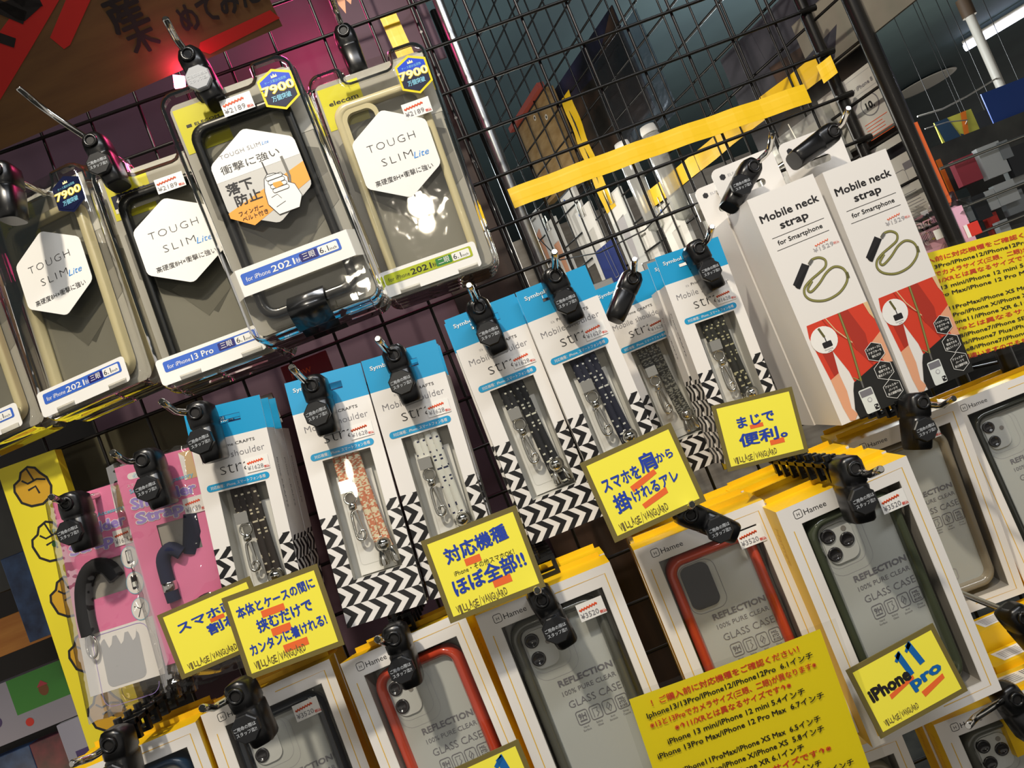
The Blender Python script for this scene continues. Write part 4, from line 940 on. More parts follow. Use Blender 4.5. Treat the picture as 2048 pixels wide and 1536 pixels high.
# ------------------------------------------------------------------ hooks and locks
HL = [  # tip, bend, hole, lock bottom, depth, disc, description
 ((330, 36), (352, 78), (383, 118), (424, 188), -.20, 'grey', 'above the finger belt pack'),
 ((35, 174), (80, 212), (190, 288), (232, 368), -.15, 'yes', 'above the pack with the charging badge at far left'),
 ((659, -14), (672, 20), (690, 70), (728, 168), -.115, 'no', 'above the green labelled case pack'),
 ((938, 570), (948, 592), (958, 618), (1000, 705), -.19, 'yes', 'on the strap box with black cord'),
 ((755, 677), (772, 698), (790, 712), (822, 796), -.19, 'yes', 'on the strap box with white flecked cord'),
 ((582, 733), (606, 758), (628, 772), (652, 850), -.195, 'yes', 'on the strap box with pink cord'),
 ((322, 802), (352, 824), (398, 826), (424, 908), -.19, 'yes', 'on the strap box with brown cord'),
 ((224, 904), (252, 924), (292, 920), (318, 994), -.18, 'yes', 'on the pink pack with navy strap'),
 ((102, 994), (122, 1002), (142, 1006), (162, 1072), -.165, 'yes', 'on the pink pack with black strap'),
 ((1109, 503), (1110, 528), (1109, 556), (1148, 634), -.19, 'yes', 'on the strap box with navy cord'),
 ((1269, 518), (1268, 540), (1263, 560), (1233, 632), -.115, 'no', 'on the set-back strap box with grey cord'),
 ((1424, 453), (1416, 480), (1394, 500), (1432, 572), -.13, 'yes', 'on the strap box with olive cord'),
 ((1545, 263), (1540, 300), (1502, 338), (1462, 412), -.125, 'yes', 'on the left tall neck strap box'),
 ((1697, 216), (1686, 246), (1660, 268), (1606, 308), -.13, 'no', 'on the right tall neck strap box'),
 ((1908, 796), (1884, 812), (1836, 806), (1842, 880), -.165, 'yes', 'in front of the pale taupe case box'),
 ((1762, 938), (1738, 950), (1700, 936), (1722, 1016), -.25, 'yes', 'on the khaki green case box'),
 ((1384, 1008), (1380, 1018), (1376, 1028), (1420, 1046), -.225, 'yes', 'below the centre right yellow card'),
 ((1074, 1180), (1078, 1188), (1082, 1196), (1108, 1240), -.225, 'yes', 'on the smoky grey case box'),
 ((754, 1278), (772, 1286), (790, 1272), (812, 1332), -.205, 'yes', 'on the red case box with double lens'),
 ((404, 1416), (428, 1416), (478, 1386), (508, 1446), -.23, 'yes', 'on the navy framed case box'),
 ((143, 1528), (186, 1514), (228, 1482), (246, 1550), -.21, 'yes', 'on the bottom left corner case box'),
 ((1936, 1452), (1952, 1434), (2020, 1392), (2050, 1440), -.19, 'no', 'on the bottom right corner case box'),
 ((-40, 300), (-26, 322), (2, 345), (18, 440), -.17, 'no', 'at the left edge over the turned case pack'),
 ((2062, 1216), (2054, 1226), (2036, 1232), (2060, 1262), -.19, 'no', 'at the right edge below the taupe case box'),
]
for tip, bend, hole, bot, y, disc, d in HL:
    hook(tip, bend, hole, y, 'chrome display hook ' + d)
    if disc == 'yes' or disc == 'grey':
        lab = ('black hook lock with grey round face ' if disc == 'grey' else 'black hook lock with white lettering ') + d
    else: lab = 'plain black hook lock ' + d
    lock(hole, bot, y, lab, disc != 'no', 0, disc == 'grey')

# black ladder-shaped spacer strips on the lower hooks
def ladder(mb):
    for k in range(7):
        y = .012 + .016*k
        mb.ring([(a*.009, b*.0075 - .004) for a, b in ((1, 1), (-1, 1), (-1, -1), (1, -1))], [(a*.006, b*.0045 - .004) for a, b in ((1, 1), (-1, 1), (-1, -1), (1, -1))], y, y + .004, 'lock_black')
        mb.lathe([(.003, 0), (.003, .004)], (-.004, y + .002, .0035), (0, 0, 1), 'lock_black', 10)
    mb.box((-.009, .01, -.0005), (-.006, .118, .0025), 'lock_black'); mb.box((.006, .01, -.0005), (.009, .118, .0025), 'lock_black')
for hole, y, d in (((1700, 936), -.25, 'above the khaki green case boxes'), ((228, 1482), -.21, 'above the bottom left corner case boxes'), ((1836, 806), -.165, 'above the pale taupe case boxes'), ((1095, 1140), -.2, 'above the smoky grey case boxes'), ((800, 1258), -.18, 'above the double lens red case boxes')):
    P = at(*hole, y); t = MB(); ladder(t); o = t.build('spacer_strip'); o.location = P + Vector((0, .006, .003)); tag(o, 'black ladder-shaped spacer strip on the hook ' + d, 'spacer', 'black spacer strips')

# ------------------------------------------------------------------ cardboard sign, tapes, wall cards
def quad_pose(TL, TR, BL):
    """frame from three world points"""
    x = (TR - TL).normalized(); z = (TL - BL); z = (z - x*z.dot(x)).normalized(); y = z.cross(x)
    m = Matrix((x, y, z)).transposed().to_4x4(); m.translation = TL
    return m
B0, B1 = at(-40, 318, -.03), at(565, 52, -.03)
x = (B1 - B0).normalized(); upv = Vector((0, -.80, .6)); upv = (upv - x*upv.dot(x)).normalized()
W_, H_ = (B1 - B0).length, .22
TL = B0 + upv*H_
mb = MB(); mb.box((0, 0, -H_), (W_, .004, 0), 'cardboard')
sh = Sheet(mb, (0, 0, 0)); Wm, Hm = W_*1000, H_*1000
def sp(px, py):
    n = x.cross(upv); P = hit(px, py, B0, n) - TL
    return (P.dot(x)*1000, -P.dot(upv)*1000)
def pp(*a): return [sp(*q) for q in a]
sh.poly(pp((-20, 330), (-20, 90), (60, -20), (130, -20), (60, 100), (0, 200)), 'sign_red', 1); sh.poly(pp((100, 75), (140, -20), (190, -20), (140, 90), (128, 98)), 'sign_red', 1); sh.poly(pp((400, 85), (540, 20), (560, 36), (420, 108), (398, 100)), 'sign_red', 1)
sh.poly(pp((-10, 10), (45, -10), (85, 10), (50, 42), (36, 40)), 'sign_black', 2); sh.line(pp((-10, 10), (50, 36)), 12, 'sign_black', 2); sh.line(pp((-10, 72), (30, 86)), 9, 'sign_black', 2); sh.line(pp((30, -10), (50, 6), (80, 0)), 10, 'sign_black', 2)
def brush(s_, px, py, h, w, l=3):
    u, v = sp(px, py); sh.text(s_, u, v, h, 'sign_black', l, w=w, bold=.03)
brush('産', 232, 64, 24, 32); brush('木', 272, 108, 19, 26); brush('めてみた!', 372, 64, 20, 82)
o = mb.build('cardboard_sign'); m = Matrix((x, x.cross(upv)*-1, upv)).transposed().to_4x4()
yy = upv.cross(x); m = Matrix((x, yy, upv)).transposed().to_4x4(); m.translation = TL; o.matrix_world = m
tag(o, 'brown cardboard sign with black brush letters and red strokes, tilted at top left', 'sign')

def tape(label, path, width, vert, y=None, name='tape_strip', wob=.0012, mat='tape_yellow'):
    """ribbon along world points; vert = width direction"""
    mb = MB(); L = []; n = 0; vert = Vector(vert).normalized(); P = []
    for a, b in zip(path[:-1], path[1:]):
        for k in range(8): P.append(a.lerp(b, k/8))
    P.append(path[-1]); 
    nrm = (path[-1] - path[0]).cross(vert).normalized()
    for i, p in enumerate(P):
        q = p + nrm*wob*math.sin(i*1.1); L.append([q + vert*width/2, q + vert*width/6 + nrm*.0004, q - vert*width/6 + nrm*.0004, q - vert*width/2, q - vert*width/2 + nrm*.0003, q + vert*width/2 + nrm*.0003])
    mb.loops(L, mat, True, True, False); return tag(mb.build(name), label, 'tape', 'yellow tape strips')
tape('long wavy yellow tape strip across the open middle of the main grid', [at(1022, 398, -.004), at(1180, 338, -.004), at(1330, 284, -.004), at(1470, 236, -.004), at(1616, 186, -.004)], .021, (0, 0, 1))
tape('short yellow tape strip upright behind the main grid top', [at(775, 30, .012), at(812, 112, .012)], .018, (1, 0, 0), wob=.0004)
tape('yellow tape strip running along a wire of the side grid behind the long one', [onp(1285, 412, -.004), onp(1400, 320, -.004), onp(1500, 236, -.004), onp(1640, 132, -.004)], .026, (0, 0, 1))
tape('folded yellow tape strip hanging down behind the long one', [onp(1130, 190, -.004), onp(1172, 300, -.004), onp(1222, 420, -.004)], .034, T)
tape('small yellow tape end folded round the grid end post', [at(1640, 150, -.008), at(1668, 128, -.012)], .02, (0, 0, 1), wob=.0003)

# yellow fist-patterned panel at left
c = {'TL': (-10, 895), 'TR': (107, 898)}
F0, F1, F2 = at(-8, 960, -.03), at(104, 905, -.03), at(285, 1640, -.03)
Wf = .055; Lf = .40
mb = MB(); mb.box((0, 0, -Lf), (Wf, .012, 0), 'fist_yellow'); sh = Sheet(mb, (0, 0, 0))
def fist(u, v, s, shade, green=False):
    O = [(0, 6), (1, 2), (5, 0), (7, -4), (12, -6), (16, -4), (18, 0), (21, 4), (22, 10), (20, 16), (14, 19), (7, 18), (2, 14)]
    P = [(u + a*s, v + b*s) for a, b in O]; sh.poly(P, shade, 1); sh.line(P, 1.5*s, 'ink', 2, True)
    sh.line([(u + 6*s, v + 1*s), (u + 9*s, v + 4*s), (u + 15*s, v + 3*s), (u + 20*s, v + 5*s)], 1.2*s, 'ink', 2); sh.line([(u + 8*s, v + 8*s), (u + 13*s, v + 7*s), (u + 14*s, v + 12*s)], 1.2*s, 'ink', 2); sh.line([(u + 11*s, v - 5*s), (u + 13*s, v + 3*s)], 1.1*s, 'ink', 2)
    if green: sh.circle(u + 13*s, v + 9*s, 1.8*s, 'fist_green', 3); sh.circle(u + 15*s, v + 1*s, 1.2*s, 'fist_green', 3)
for v, sh_, gr in ((4, 'fist_shade', 0), (58, 'fist_yellow', 1), (112, 'fist_shade', 0), (166, 'fist_shade', 1), (222, 'fist_shade', 0), (300, 'fist_yellow', 0)): fist(9, v + 12, 1.5, sh_, gr)
o = mb.build('patterned_panel'); o.matrix_world = Matrix.Translation(at(-6, 940, -.03)) @ Matrix.Rotation(math.radians(1.5), 4, 'Y'); tag(o, 'yellow upright panel printed with outlined fists at the left', 'panel')

# things behind the grid at left
def slab(name, label, cat, px, y, w, h, d, mat, rot=0, extra=None, group=None):
    """box with its top left front corner seen at px"""
    mb = MB(); mb.box((0, 0, -h), (w, d, 0), mat)
    if extra: extra(Sheet(mb, (0, 0, 0)), w*1000, h*1000)
    o = mb.build(name, None, .0008); o.matrix_world = Matrix.Translation(at(*px, y)) @ Matrix.Rotation(math.radians(rot), 4, 'Y'); tag(o, label, cat, group); return o
slab('cloth_sheet', 'dark olive sheet hanging behind the grid above the pink packs', 'sheet', (120, 900), .03, .15, .26, .003, 'olive_sheet')
slab('leaflet', 'maroon leaflet behind the grid below the finger belt pack', 'leaflet', (560, 735), .035, .05, .09, .004, 'maroon_box', 0, lambda s, w, h: (s.poly([(8, 20), (18, 30), (14, 44), (8, 40)], 'shirt_red', 1), s.text('NOW', 8, 16, 6, 'orange_ink', 1)))
def peel(s, w, h): s.poly([(8, 4), (26, 0), (30, 10), (22, 26), (18, 18), (13, 34), (9, 22)], 'skin_print', 1)
slab('poster', 'dark mauve poster with a torn salmon patch behind the top of the grid', 'poster', (648, -20), .06, .10, .12, .002, 'mauve_wall', 0, peel)
# red indicator light above the finger belt pack
mb = MB(); Lp = at(356, 160, -.02); mb.prism([(-.006, -.006), (.004, -.008), (.007, .002), (-.003, .007)], 0, .003, 'led'); mb.prism([(.009, -.012), (.014, -.012), (.015, -.006), (.010, -.007)], 0, .003, 'led')
o = mb.build('red_light'); o.location = Lp; tag(o, 'small glowing red light behind the grey-faced lock', 'light')
lamp('red_glow', 'POINT', Lp + Vector((.01, -.015, -.005)), .12, (1, .05, .22), shadow_soft_size=.01)
lamp('red_glow', 'POINT', at(600, 60, .09), .55, (1, .06, .25), shadow_soft_size=.03)

# left side shelves with goods
for k, (py, zz) in enumerate(((1335, 0), (1255, 0))): pass
Ys = .22
Pw = at(-60, 1300, Ys)
mb = MB(); mb.box((0, 0, -.022), (.19, .12, .022), 'wood_orange'); o = mb.build('shelf_board', None, .001); o.matrix_world = Matrix.Translation(Pw); tag(o, 'orange wooden shelf board end at the lower left', 'shelf')
def greenpack(s, w, h):
    s.rect(0, 0, w*.24, h, 'pack_silver', 1); s.rect(w*.24, 0, w, h*.62, 'pack_green', 1); s.rect(w*.24, h*.62, w, h, 'pack_silver', 1)
    for u in (.45, .68): s.circle(w*u, h*.36, 6, 'pack_brown', 2, 20, 8); s.poly([(w*u-7, h*.3), (w*u, h*.2), (w*u+7, h*.3)], 'pack_red', 3)
    s.circle(w*.1, h*.6, 7, 'pack_purple', 2); s.circle(w*.3, h*.8, 5, 'red_label', 3)
slab('snack_box', 'flat green and grey box with two brown nut drawings on the left shelf', 'box', (-60, 1392), Ys - .01, .185, .07, .04, 'pack_silver', 0, greenpack)
slab('dark_shelf', 'dark shelf front below the green box at lower left', 'shelf', (-60, 1500), Ys, .26, .02, .12, 'dark_shelf')
slab('box', 'dark blue patterned box below the shelf at the bottom left', 'box', (-40, 1530), Ys - .02, .06, .1, .05, 'pack_mix')
slab('box', 'dark red patterned box right of the dark blue one at bottom left', 'box', (58, 1490), Ys - .02, .055, .1, .05, 'pack_mix_red')
def flower(s, w, h): s.rect(w*.2, h*.3, w*.5, h*.6, 'pack_purple', 1); s.rect(w*.5, h*.3, w*.8, h*.6, 'orange_print', 1); s.circle(w*.4, h*.7, 4, 'red_label', 2)
slab('gift_pack', 'shiny pale lilac pack with a small colourful drawing behind the yellow panel', 'pack', (112, 1452), .1, .05, .11, .01, 'pack_silver', 0, flower)
slab('box', 'black box with dim blue print standing on the left shelf', 'box', (-80, 1010), Ys, .14, .12, .06, 'far_mix')
slab('box', 'dark navy speckled box behind the yellow panel at left', 'box', (0, 1120), .14, .09, .1, .05, 'pack_mix')

# ------------------------------------------------------------------ things on the side grid
def pbox(name, label, cat, px, k, w, h, d, mat, extra=None, group=None, rot=0):
    """slab parallel to the side grid, top left corner seen at px; k metres behind the grid"""
    P = onp(*px, k); mb = MB(); mb.box((0, 0, -h), (w, d, 0), mat)
    if extra: extra(mb, Sheet(mb, (0, 0, 0)), w*1000, h*1000)
    m = Matrix((T, -PN, Vector((0, 0, 1)))).transposed().to_4x4(); m.translation = P
    o = mb.build(name, None); o.matrix_world = m @ Matrix.Rotation(math.radians(rot), 4, 'Y'); tag(o, label, cat, group); return o
def spg1(mb, s, w, h, w0=0, h0=0, d0=0):
    s.line(rr(6, 5, w-6, 26, 3, 3), .4, 'light_ink', 1, True); s.text('for iPhone 8', 50, 21, 5, 'grey_ink', 2, w=38, bold=.02); s.circle(w*.72, 44, 14, 'grey_ink', 1); s.circle(w*.72, 44, 12.6, 'light_grey_card', 2); s.text('10.', w*.72, 49, 9, 'ink', 3, align='C', bold=.04)
    for k in range(6): s.line([(52, 64 + 4*k), (52 + random.uniform(22, 38), 64 + 4*k)], .7, 'orange_ink', 2)
    mb.box((w0, 0, -h0), (w0 + .0008, d0, 0), 'orange_side')
def spg2(mb, s, w, h, w0=0, h0=0, d0=0):
    s.rect(30, 12, w-10, 24, 'black_strip', 1); s.rect(w-24, 34, w-12, 42, 'grey_ink', 1); s.line(rr(52, 40, 74, 58, 3, 3), .6, 'grey_ink', 1, True); s.circle(58, 44, 3, 'ink', 2)
    for k in range(9): s.line([(48, 66 + 3.4*k), (48 + random.uniform(28, 40), 66 + 3.4*k)], .6, 'grey_ink', 1)
    s.text('spigen', w-10, 108, 8, 'ink', 1, w=34, align='R', bold=.02)
    for k in range(18): s.rect(w-48 + 2*k, 114, w-48 + 2*k + random.choice((.6, 1.1)), 124, 'ink', 1)
    mb.box((w0, 0, -h0), (w0 + .0008, d0, 0), 'orange_side')
def pquad(name, label, cat, TL, TR, BR, k, d, mat, extra=None, group=None):
    a, b, c = onp(*TL, k), onp(*TR, k), onp(*BR, k); w = (b - a).dot(T); h = b.z - c.z
    P = b - T*w; mb = MB(); mb.box((0, 0, -h), (w, d, 0), mat)
    if extra: extra(mb, Sheet(mb, (0, 0, 0), (w/.098, 0, 0), (0, 0, -w/.098)), 98, h/w*98, w, h, d)
    m = Matrix((T, -PN, Vector((0, 0, 1)))).transposed().to_4x4(); m.translation = P
    o = mb.build(name); o.matrix_world = m; tag(o, label, cat, group); return o
pquad('boxed_case', 'white case box with ten year emblem and orange edge at the side grid end', 'box', (1636, 206), (1745, 118), (1806, 234), .012, .014, 'light_grey_card', spg1)
pquad('boxed_case', 'white case box with black bar and bar code, lower one at the side grid end', 'box', (1686, 333), (1814, 250), (1886, 410), .012, .014, 'light_grey_card', spg2)
pquad('boxed_case', 'pinkish white box hanging low beside the tall neck strap boxes', 'box', (1770, 490), (1896, 420), (1936, 510), .012, .02, 'pink_light')
def dark_poster(mb, s, w, h):
    s.poly([(0, h*.5), (w*.3, h*.25), (w*.7, h*.3), (w, 0), (w, h), (0, h)], 'poster_rust', 1); s.poly([(0, h*.1), (w*.3, 0), (w*.35, h*.5), (0, h*.7)], 'poster_mix', 2)
for nm, px, w, h, kk, mat, lab in (('poster', (1065, 245), .36, .17, .03, 'poster_dark', 'dark glossy poster with rust and navy patches behind the side grid'), ('poster', (1440, 120), .22, .22, .05, 'poster_mix', 'dark mottled poster high behind the right part of the grid'),
                              ('poster', (1090, 330), .30, .10, .035, 'poster_dark', 'navy glossy poster low behind the hanging tape')):
    pbox(nm, lab, 'poster', px, kk, w, h, .002, mat, dark_poster)
P0 = onp(1120, 200, .02)
pbox('poster_sleeve', 'clear plastic sleeve hanging over the dark posters of the side grid', 'sleeve', (1180, 140), .015, .16, .16, .0006, 'poster_sleeve')
pquad('wrapped_sheet', 'large crumpled grey wrapped sheet at the top right behind the posts', 'sheet', (1560, 0), (1840, -190), (1868, -30), .03, .004, 'poster_grey', lambda mb, s, w, h, *a: (s.poly([(0, h*.6), (w*.3, h*.5), (w*.2, h*.9), (0, h)], 'poster_mix', 1)))
def cbo(mb, s, w, h): mb.box((-.003, -.012, -.0), (w*.001 + .002, .001, .010), 'cardboard_red'); s.circle(w*.55, 20, 5, 'eyelet', 1); s.circle(w*.55, 20, 2.6, 'sign_black', 2); s.circle(w*.8, 40, 5, 'eyelet', 1); s.circle(w*.8, 40, 2.6, 'sign_black', 2)
pbox('cardboard_box', 'brown cardboard box end with red top edge and white eyelets behind the grid', 'box', (1032, 262), .0, .16, .16, .018, 'cardboard_pale', cbo)
Bq, Bq2 = at(1022, 486, .86), at(1500, 302, .86)
mb = MB(); mb.box((Bq.x, .86, .9), (Bq2.x, .864, Bq.z), 'wood_grey'); tag(mb.build('backing_sheet'), 'grey wood-printed backing sheet low behind the middle of the side grid', 'sheet')
for px, lab in (((1248, 300), 'left'), ((1300, 268), 'right')):
    P = onp(*px, -.012); mb = MB()
    mb.lathe([(.002, 0), (.012, -.002), (.014, -.006), (.014, -.05), (.012, -.13), (.004, -.135)], (0, 0, 0), (0, 0, 1), 'pouch_clear', 20); mb.lathe([(.012, 0), (.0125, .004), (.011, .012), (.002, .013)], (0, 0, 0), (0, 0, 1), 'rubber_white', 18)
    o = mb.build('clear_tube_pack'); o.location = P; tag(o, 'clear tube pack with white cap behind the grid, %s one of two' % lab, 'tube pack', 'clear tube packs')
def bluecard(mb, s, w, h): s.rect(w*.3, 8, w*.7, 60, 'blue_card', 1); s.line([(w*.42, 0), (w*.5, 60)], 1.2, 'metal_rod', 3); s.line([(w*.6, 0), (w*.68, 60)], 1.2, 'metal_rod', 3); s.line([(w*.5, 60), (w*.68, 60)], 1.2, 'metal_rod', 3)
pbox('hanging_pack', 'dark blue hanging card with a wire clip behind the grid', 'pack', (1190, 505), -.01, .07, .12, .006, 'blue_card', bluecard)
for px, lab in (((1052, 440), 'left pale hanging pack with an orange patch behind the long tape'), ((1120, 400), 'middle pale hanging pack with a blue dot behind the long tape'), ((1260, 470), 'right pale hanging pack with a hang hole behind the grid')):
    pbox('hanging_pack', lab, 'pack', px, .004, .06, .14, .008, 'insert_white', lambda mb, s, w, h: (s.poly([(w*.3, h*.3), (w*.7, h*.25), (w*.6, h*.8), (w*.4, h*.75)], 'skin_print' if 'orange' in lab else 'light_grey_card', 1), s.circle(w*.25, 9, 3.4, 'label_blue' if 'dot' in lab else 'light_ink', 1), s.rrect(w*.4, 12, w*.75, 16, 1.5, 'dark_grey_card', 1), s.text('GOL', w*.3, 26, 4, 'ink', 2) if 'hole' in lab else None))
for i, px in enumerate(((1395, 420), (1448, 376), (1500, 330), (1556, 276))):
    pbox('clear_pouch_pack', 'clear pouch pack with pale card on the side grid, number %s from the left' % ('one', 'two', 'three', 'four')[i], 'pack', px, -.006, .075, .16, .012, 'pouch_clear', lambda mb, s, w, h: (s.rect(4, 10, w-4, h-4, 'insert_white', -3), s.line([(w*.3, -6), (w*.34, 20)], 1.4, 'metal_rod', 2), s.rect(w*.2, 30, w*.6, 36, 'light_ink', 1)))
def loop_pack(tint):
    def f(mb, s, w, h):
        s.rect(3, 3, w-3, h*.3, 'insert_white', 1); s.circle(w*.25, 8, 3, 'label_blue', 2); s.poly([(w*.3, h*.3), (w*.75, h*.28), (w*.66, h*.8), (w*.42, h*.82)], tint, 1)
        s.text('SOL', w*.45, 16, 4, 'ink', 2)
        mb.tube([(w*.0004, -.004, .012), (w*.0004, -.004, -.016), (w*.00062, -.004, -.018), (w*.00062, -.004, .012)], .0011, 'metal_rod', 6)
    return f
for px, tint, lab in (((1085, 455), 'skin_print', 'pale hanging pack with a beige patch low beside the grey pole'), ((1150, 428), 'light_grey_card', 'pale hanging pack with a grey patch right of the hanging tape end'), ((1205, 402), 'light_ink', 'pale hanging pack under the clear tubes, left'),
                      ((1310, 420), 'light_grey_card', 'pale hanging pack left of the white hanging tabs')):
    pbox('hanging_pack', lab, 'pack', px, -.002, .058, .15, .007, 'insert_white' if tint != 'light_ink' else 'pack_white', loop_pack(tint))
P1 = [onp(1055, 455, -.02), onp(1120, 520, -.03), onp(1200, 505, -.04), onp(1290, 460, -.03), onp(1340, 405, -.02)]
mb = MB(); mb.tube(P1, .0012, 'wire_black', 8); tag(mb.build('cable'), 'thin dark wire drooping behind the main grid above the navy cord box', 'wire')
# crumpled clear wrap beside the notice
mb = MB(); L = []
for i in range(7):
    L.append([at(1808 + 26*k + 6*math.sin(i*2+k), 420 + 16*i - 9*k, -.03 + .006*math.sin(i*3.1 + k*1.7)) for k in range(6)])
mb.loops(L, 'clear_bag', False, False, False, False); tag(mb.build('clear_wrap'), 'crumpled clear wrap above the right yellow notice', 'wrap')
slab('tape_piece', 'small white tape piece on the crumpled clear wrap', 'tape', (1866, 462), -.035, .016, .010, .0006, 'rubber_white')
# stacked yellow boxes seen from above at the right edge
for i, (px, y) in enumerate((((1952, 1268), -.10), ((1990, 1335), -.13), ((1985, 1395), -.16))):
    mb = MB(); mb.box((0, 0, -.05), (.105, .026, 0), 'box_yellow'); sh = Sheet(mb, (0, 0, 0), (1, 0, 0), (0, 1, 0)); sh.N = Vector((0, 0, 1.3e-4)); sh.rect(28, -24, 78, -6, 'white_print', 1) if 0 else sh.rect(12, 4, 58, 22, 'white_print', 1)
    for k in range(5): sh.rect(15, 7 + 2.6*k, 34, 8.2 + 2.6*k, 'light_ink', 2)
    for k in range(8): sh.rect(38 + 2*k, 6, 39 + 2*k, 19, 'grey_ink', 2)
    o = mb.build('yellow_box'); o.matrix_world = Matrix.Translation(at(*px, y)); tag(o, 'yellow case box with white label on top at right edge, %s of three' % ('back', 'middle', 'front')[i], 'phone case box', 'yellow boxes seen from above')

# ------------------------------------------------------------------ far aisle at right
def onz(px, py, z): d = ray(px, py); return CP + d*((z - CP.z)/d.z)
def far(px, py, dist): d = ray(px, py); return CP + d*dist
ZC = 2.61
a, b = onz(1930, 96, ZC - .06), onz(2070, 12, ZC - .06)
t = thing('tube_light', 'bright fluorescent tube on the dark ceiling at top right', 'ceiling light', Matrix.Translation(a))
mb = MB(); mb.tube([(0, 0, 0), b - a], .022, 'tube_light', 12); mb.build('tube', t); mb = MB(); mb.tube([Vector((0, 0, .034)), b - a + Vector((0, 0, .034))], .012, 'pole_white', 8); mb.build('fitting', t)
c = onz(1846, 170, ZC - .004)
mb = MB(); mb.lathe([(.19, 0), (.19, .003), (.01, .003)], c, (0, 0, -1), 'downlight', 40); mb.lathe([(.19, -.002), (.22, .003), (.19, .0034)], c, (0, 0, -1), 'pole_white', 40); tag(mb.build('ceiling_lamp'), 'round pale ceiling lamp seen between the post and the pole', 'ceiling light')
p0, p1 = far(1912, 30, 2.8), far(1998, 165, 2.8)
mb = MB(); mb.tube([(p1.x, p1.y, p0.z), (p1.x + .0, p1.y, p1.z - .1)], .016, 'pole_white', 14); mb.tube([(p1.x, p1.y, p0.z - .02), (p1.x, p1.y, p0.z + .05)], .024, 'pole_brown', 14); tag(mb.build('pole'), 'white pole with brown top end crossing the fluorescent tube', 'pole')
def fslab(name, label, cat, px, dist, w, h, d, mat, extra=None, group=None, rot=0, yaw=0, cord=False):
    P = far(*px, dist); mb = MB(); mb.box((0, 0, -h), (w, d, 0), mat)
    if extra: extra(Sheet(mb, (0, 0, 0), eps=.0012), w*1000, h*1000)
    if cord: [mb.tube([(q, d/2, -.004), (q, d/2, 2.62 - P.z)], .0012, 'wire_black', 6) for q in (w*.15, w*.85)]
    o = mb.build(name); o.matrix_world = Matrix.Translation(P) @ Matrix.Rotation(math.radians(yaw), 4, 'Z') @ Matrix.Rotation(math.radians(rot), 4, 'Y'); tag(o, label, cat, group); return o
fslab('poster', 'plain deep blue hanging sheet at the right edge of the far aisle', 'sheet', (1962, 188), 2.3, .15, .145, .004, 'poster_blue', cord=True)
def bn(s, w, h): s.poly([(0, 0), (w*.35, 0), (w*.5, h*.4), (w*.1, h*.6)], 'poster_navy', 1); s.poly([(w*.5, h*.3), (w, h*.5), (w*.8, h), (w*.5, h)], 'poster_navy', 1); s.poly([(w*.7, 0), (w*.85, 0), (w*.4, h), (w*.3, h)], 'orange_edge', 2)
fslab('banner', 'yellow and navy patterned hanging banner in the far aisle', 'banner', (1868, 246), 2.6, .14, .22, .004, 'poster_yellow', bn, cord=True)
fslab('poster', 'black curved print behind the yellow banner in the far aisle', 'poster', (1918, 240), 2.7, .12, .16, .004, 'pack_dark', cord=True)
mb = MB(); q = [far(1835, 233, 2.55), far(1885, 218, 2.55), far(1935, 192, 2.6), Vector((p1.x, p1.y, far(1984, 160, 2.8).z))]; mb.tube(q, .003, 'pole_white', 6); tag(mb.build('string'), 'pale string sagging across the far aisle, upper one', 'string')
mb = MB(); q = [far(1850, 258, 2.5), far(1895, 244, 2.5), far(1935, 240, 2.55), far(1925, 262, 2.7)]; mb.tube(q, .002, 'pole_white', 6); tag(mb.build('string'), 'pale string sagging across the far aisle, lower one', 'string')
D = 2.1
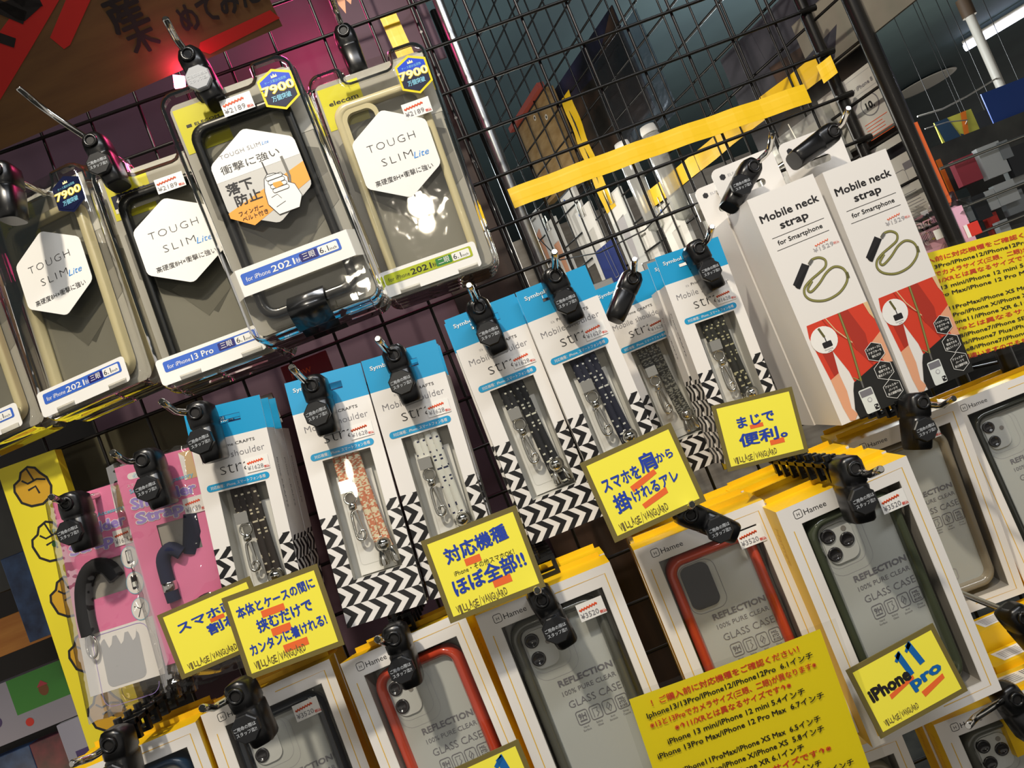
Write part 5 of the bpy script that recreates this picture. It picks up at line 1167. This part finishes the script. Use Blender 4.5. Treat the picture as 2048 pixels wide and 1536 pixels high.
for i, (px, w, h, mat, lab) in enumerate((((1905, 322), .062, .075, 'pack_red', 'far hanging pack with a red front'), ((1952, 298), .068, .09, 'pack_white', 'far hanging pack with a pale white front'), ((1994, 286), .03, .05, 'pack_grey', 'narrow grey far hanging pack at the top rail'), ((2008, 300), .08, .08, 'pack_dark', 'dark far pack beside the right edge'),
        ((1922, 412), .025, .05, 'pack_grey', 'small grey far pack on the second rail, left'), ((1968, 384), .028, .055, 'pack_white', 'slim pale far pack on the second rail'), ((1986, 372), .06, .06, 'pack_white', 'broad pale far pack on the second rail'), ((1994, 444), .03, .04, 'pack_white', 'small pale far pack on the third rail'), ((1940, 395), .04, .07, 'pack_dark', 'dark far pack on the second rail'))):
    fslab('hanging_pack', lab, 'pack', px, D, w, h, .02, mat, None, 'packs hanging in the far aisle')
for i, (px, lab) in enumerate((((1880, 338), 'upper thin metal rail of the far display'), ((1900, 425), 'middle thin metal rail of the far display'), ((1930, 478), 'lower thin metal rail of the far display'))):
    P = far(*px, D - .03); mb = MB(); mb.tube([P, P + Vector((.3, 0, .0))], .004, 'metal_rod', 8); tag(mb.build('rail'), lab, 'rail')
for i, (px, w_, h_, mat, lab) in enumerate((((2010, 330), .05, .07, 'pack_white', 'wrinkled clear far bag at the right edge, upper'), ((2004, 392), .06, .06, 'pack_grey', 'grey far pack at the right edge below the clear bag'), ((1902, 458), .03, .045, 'pack_white', 'pale far pack low beside the orange strip'),
        ((1935, 452), .045, .05, 'pack_dark', 'black far pack low in the third row'), ((1972, 430), .03, .06, 'red_label', 'thin red far pack in the third row'), ((1890, 388), .025, .05, 'pack_mix_red', 'dim red far pack right of the orange strip'))):
    fslab('hanging_pack', lab, 'pack', px, D + .03, w_, h_, .02, mat, None, 'packs hanging in the far aisle')
fslab('display_stand', 'dark back panel of the far display behind its packs', 'display', (1850, 300), D + .12, .6, .55, .03, 'far_mix')
slab('shelf_tag', 'red and white tag at the foot of the side grid post', 'tag', (1926, 452), -.053, .016, .013, .001, 'red_label', 0, lambda s, w, h: s.rect(0, 0, 4, h, 'white_print', .3))
fslab('edge_strip', 'bright orange edge strip beside the side grid post', 'strip', (1873, 320), D + .112, .012, .13, .006, 'orange_edge', None, None, 0)
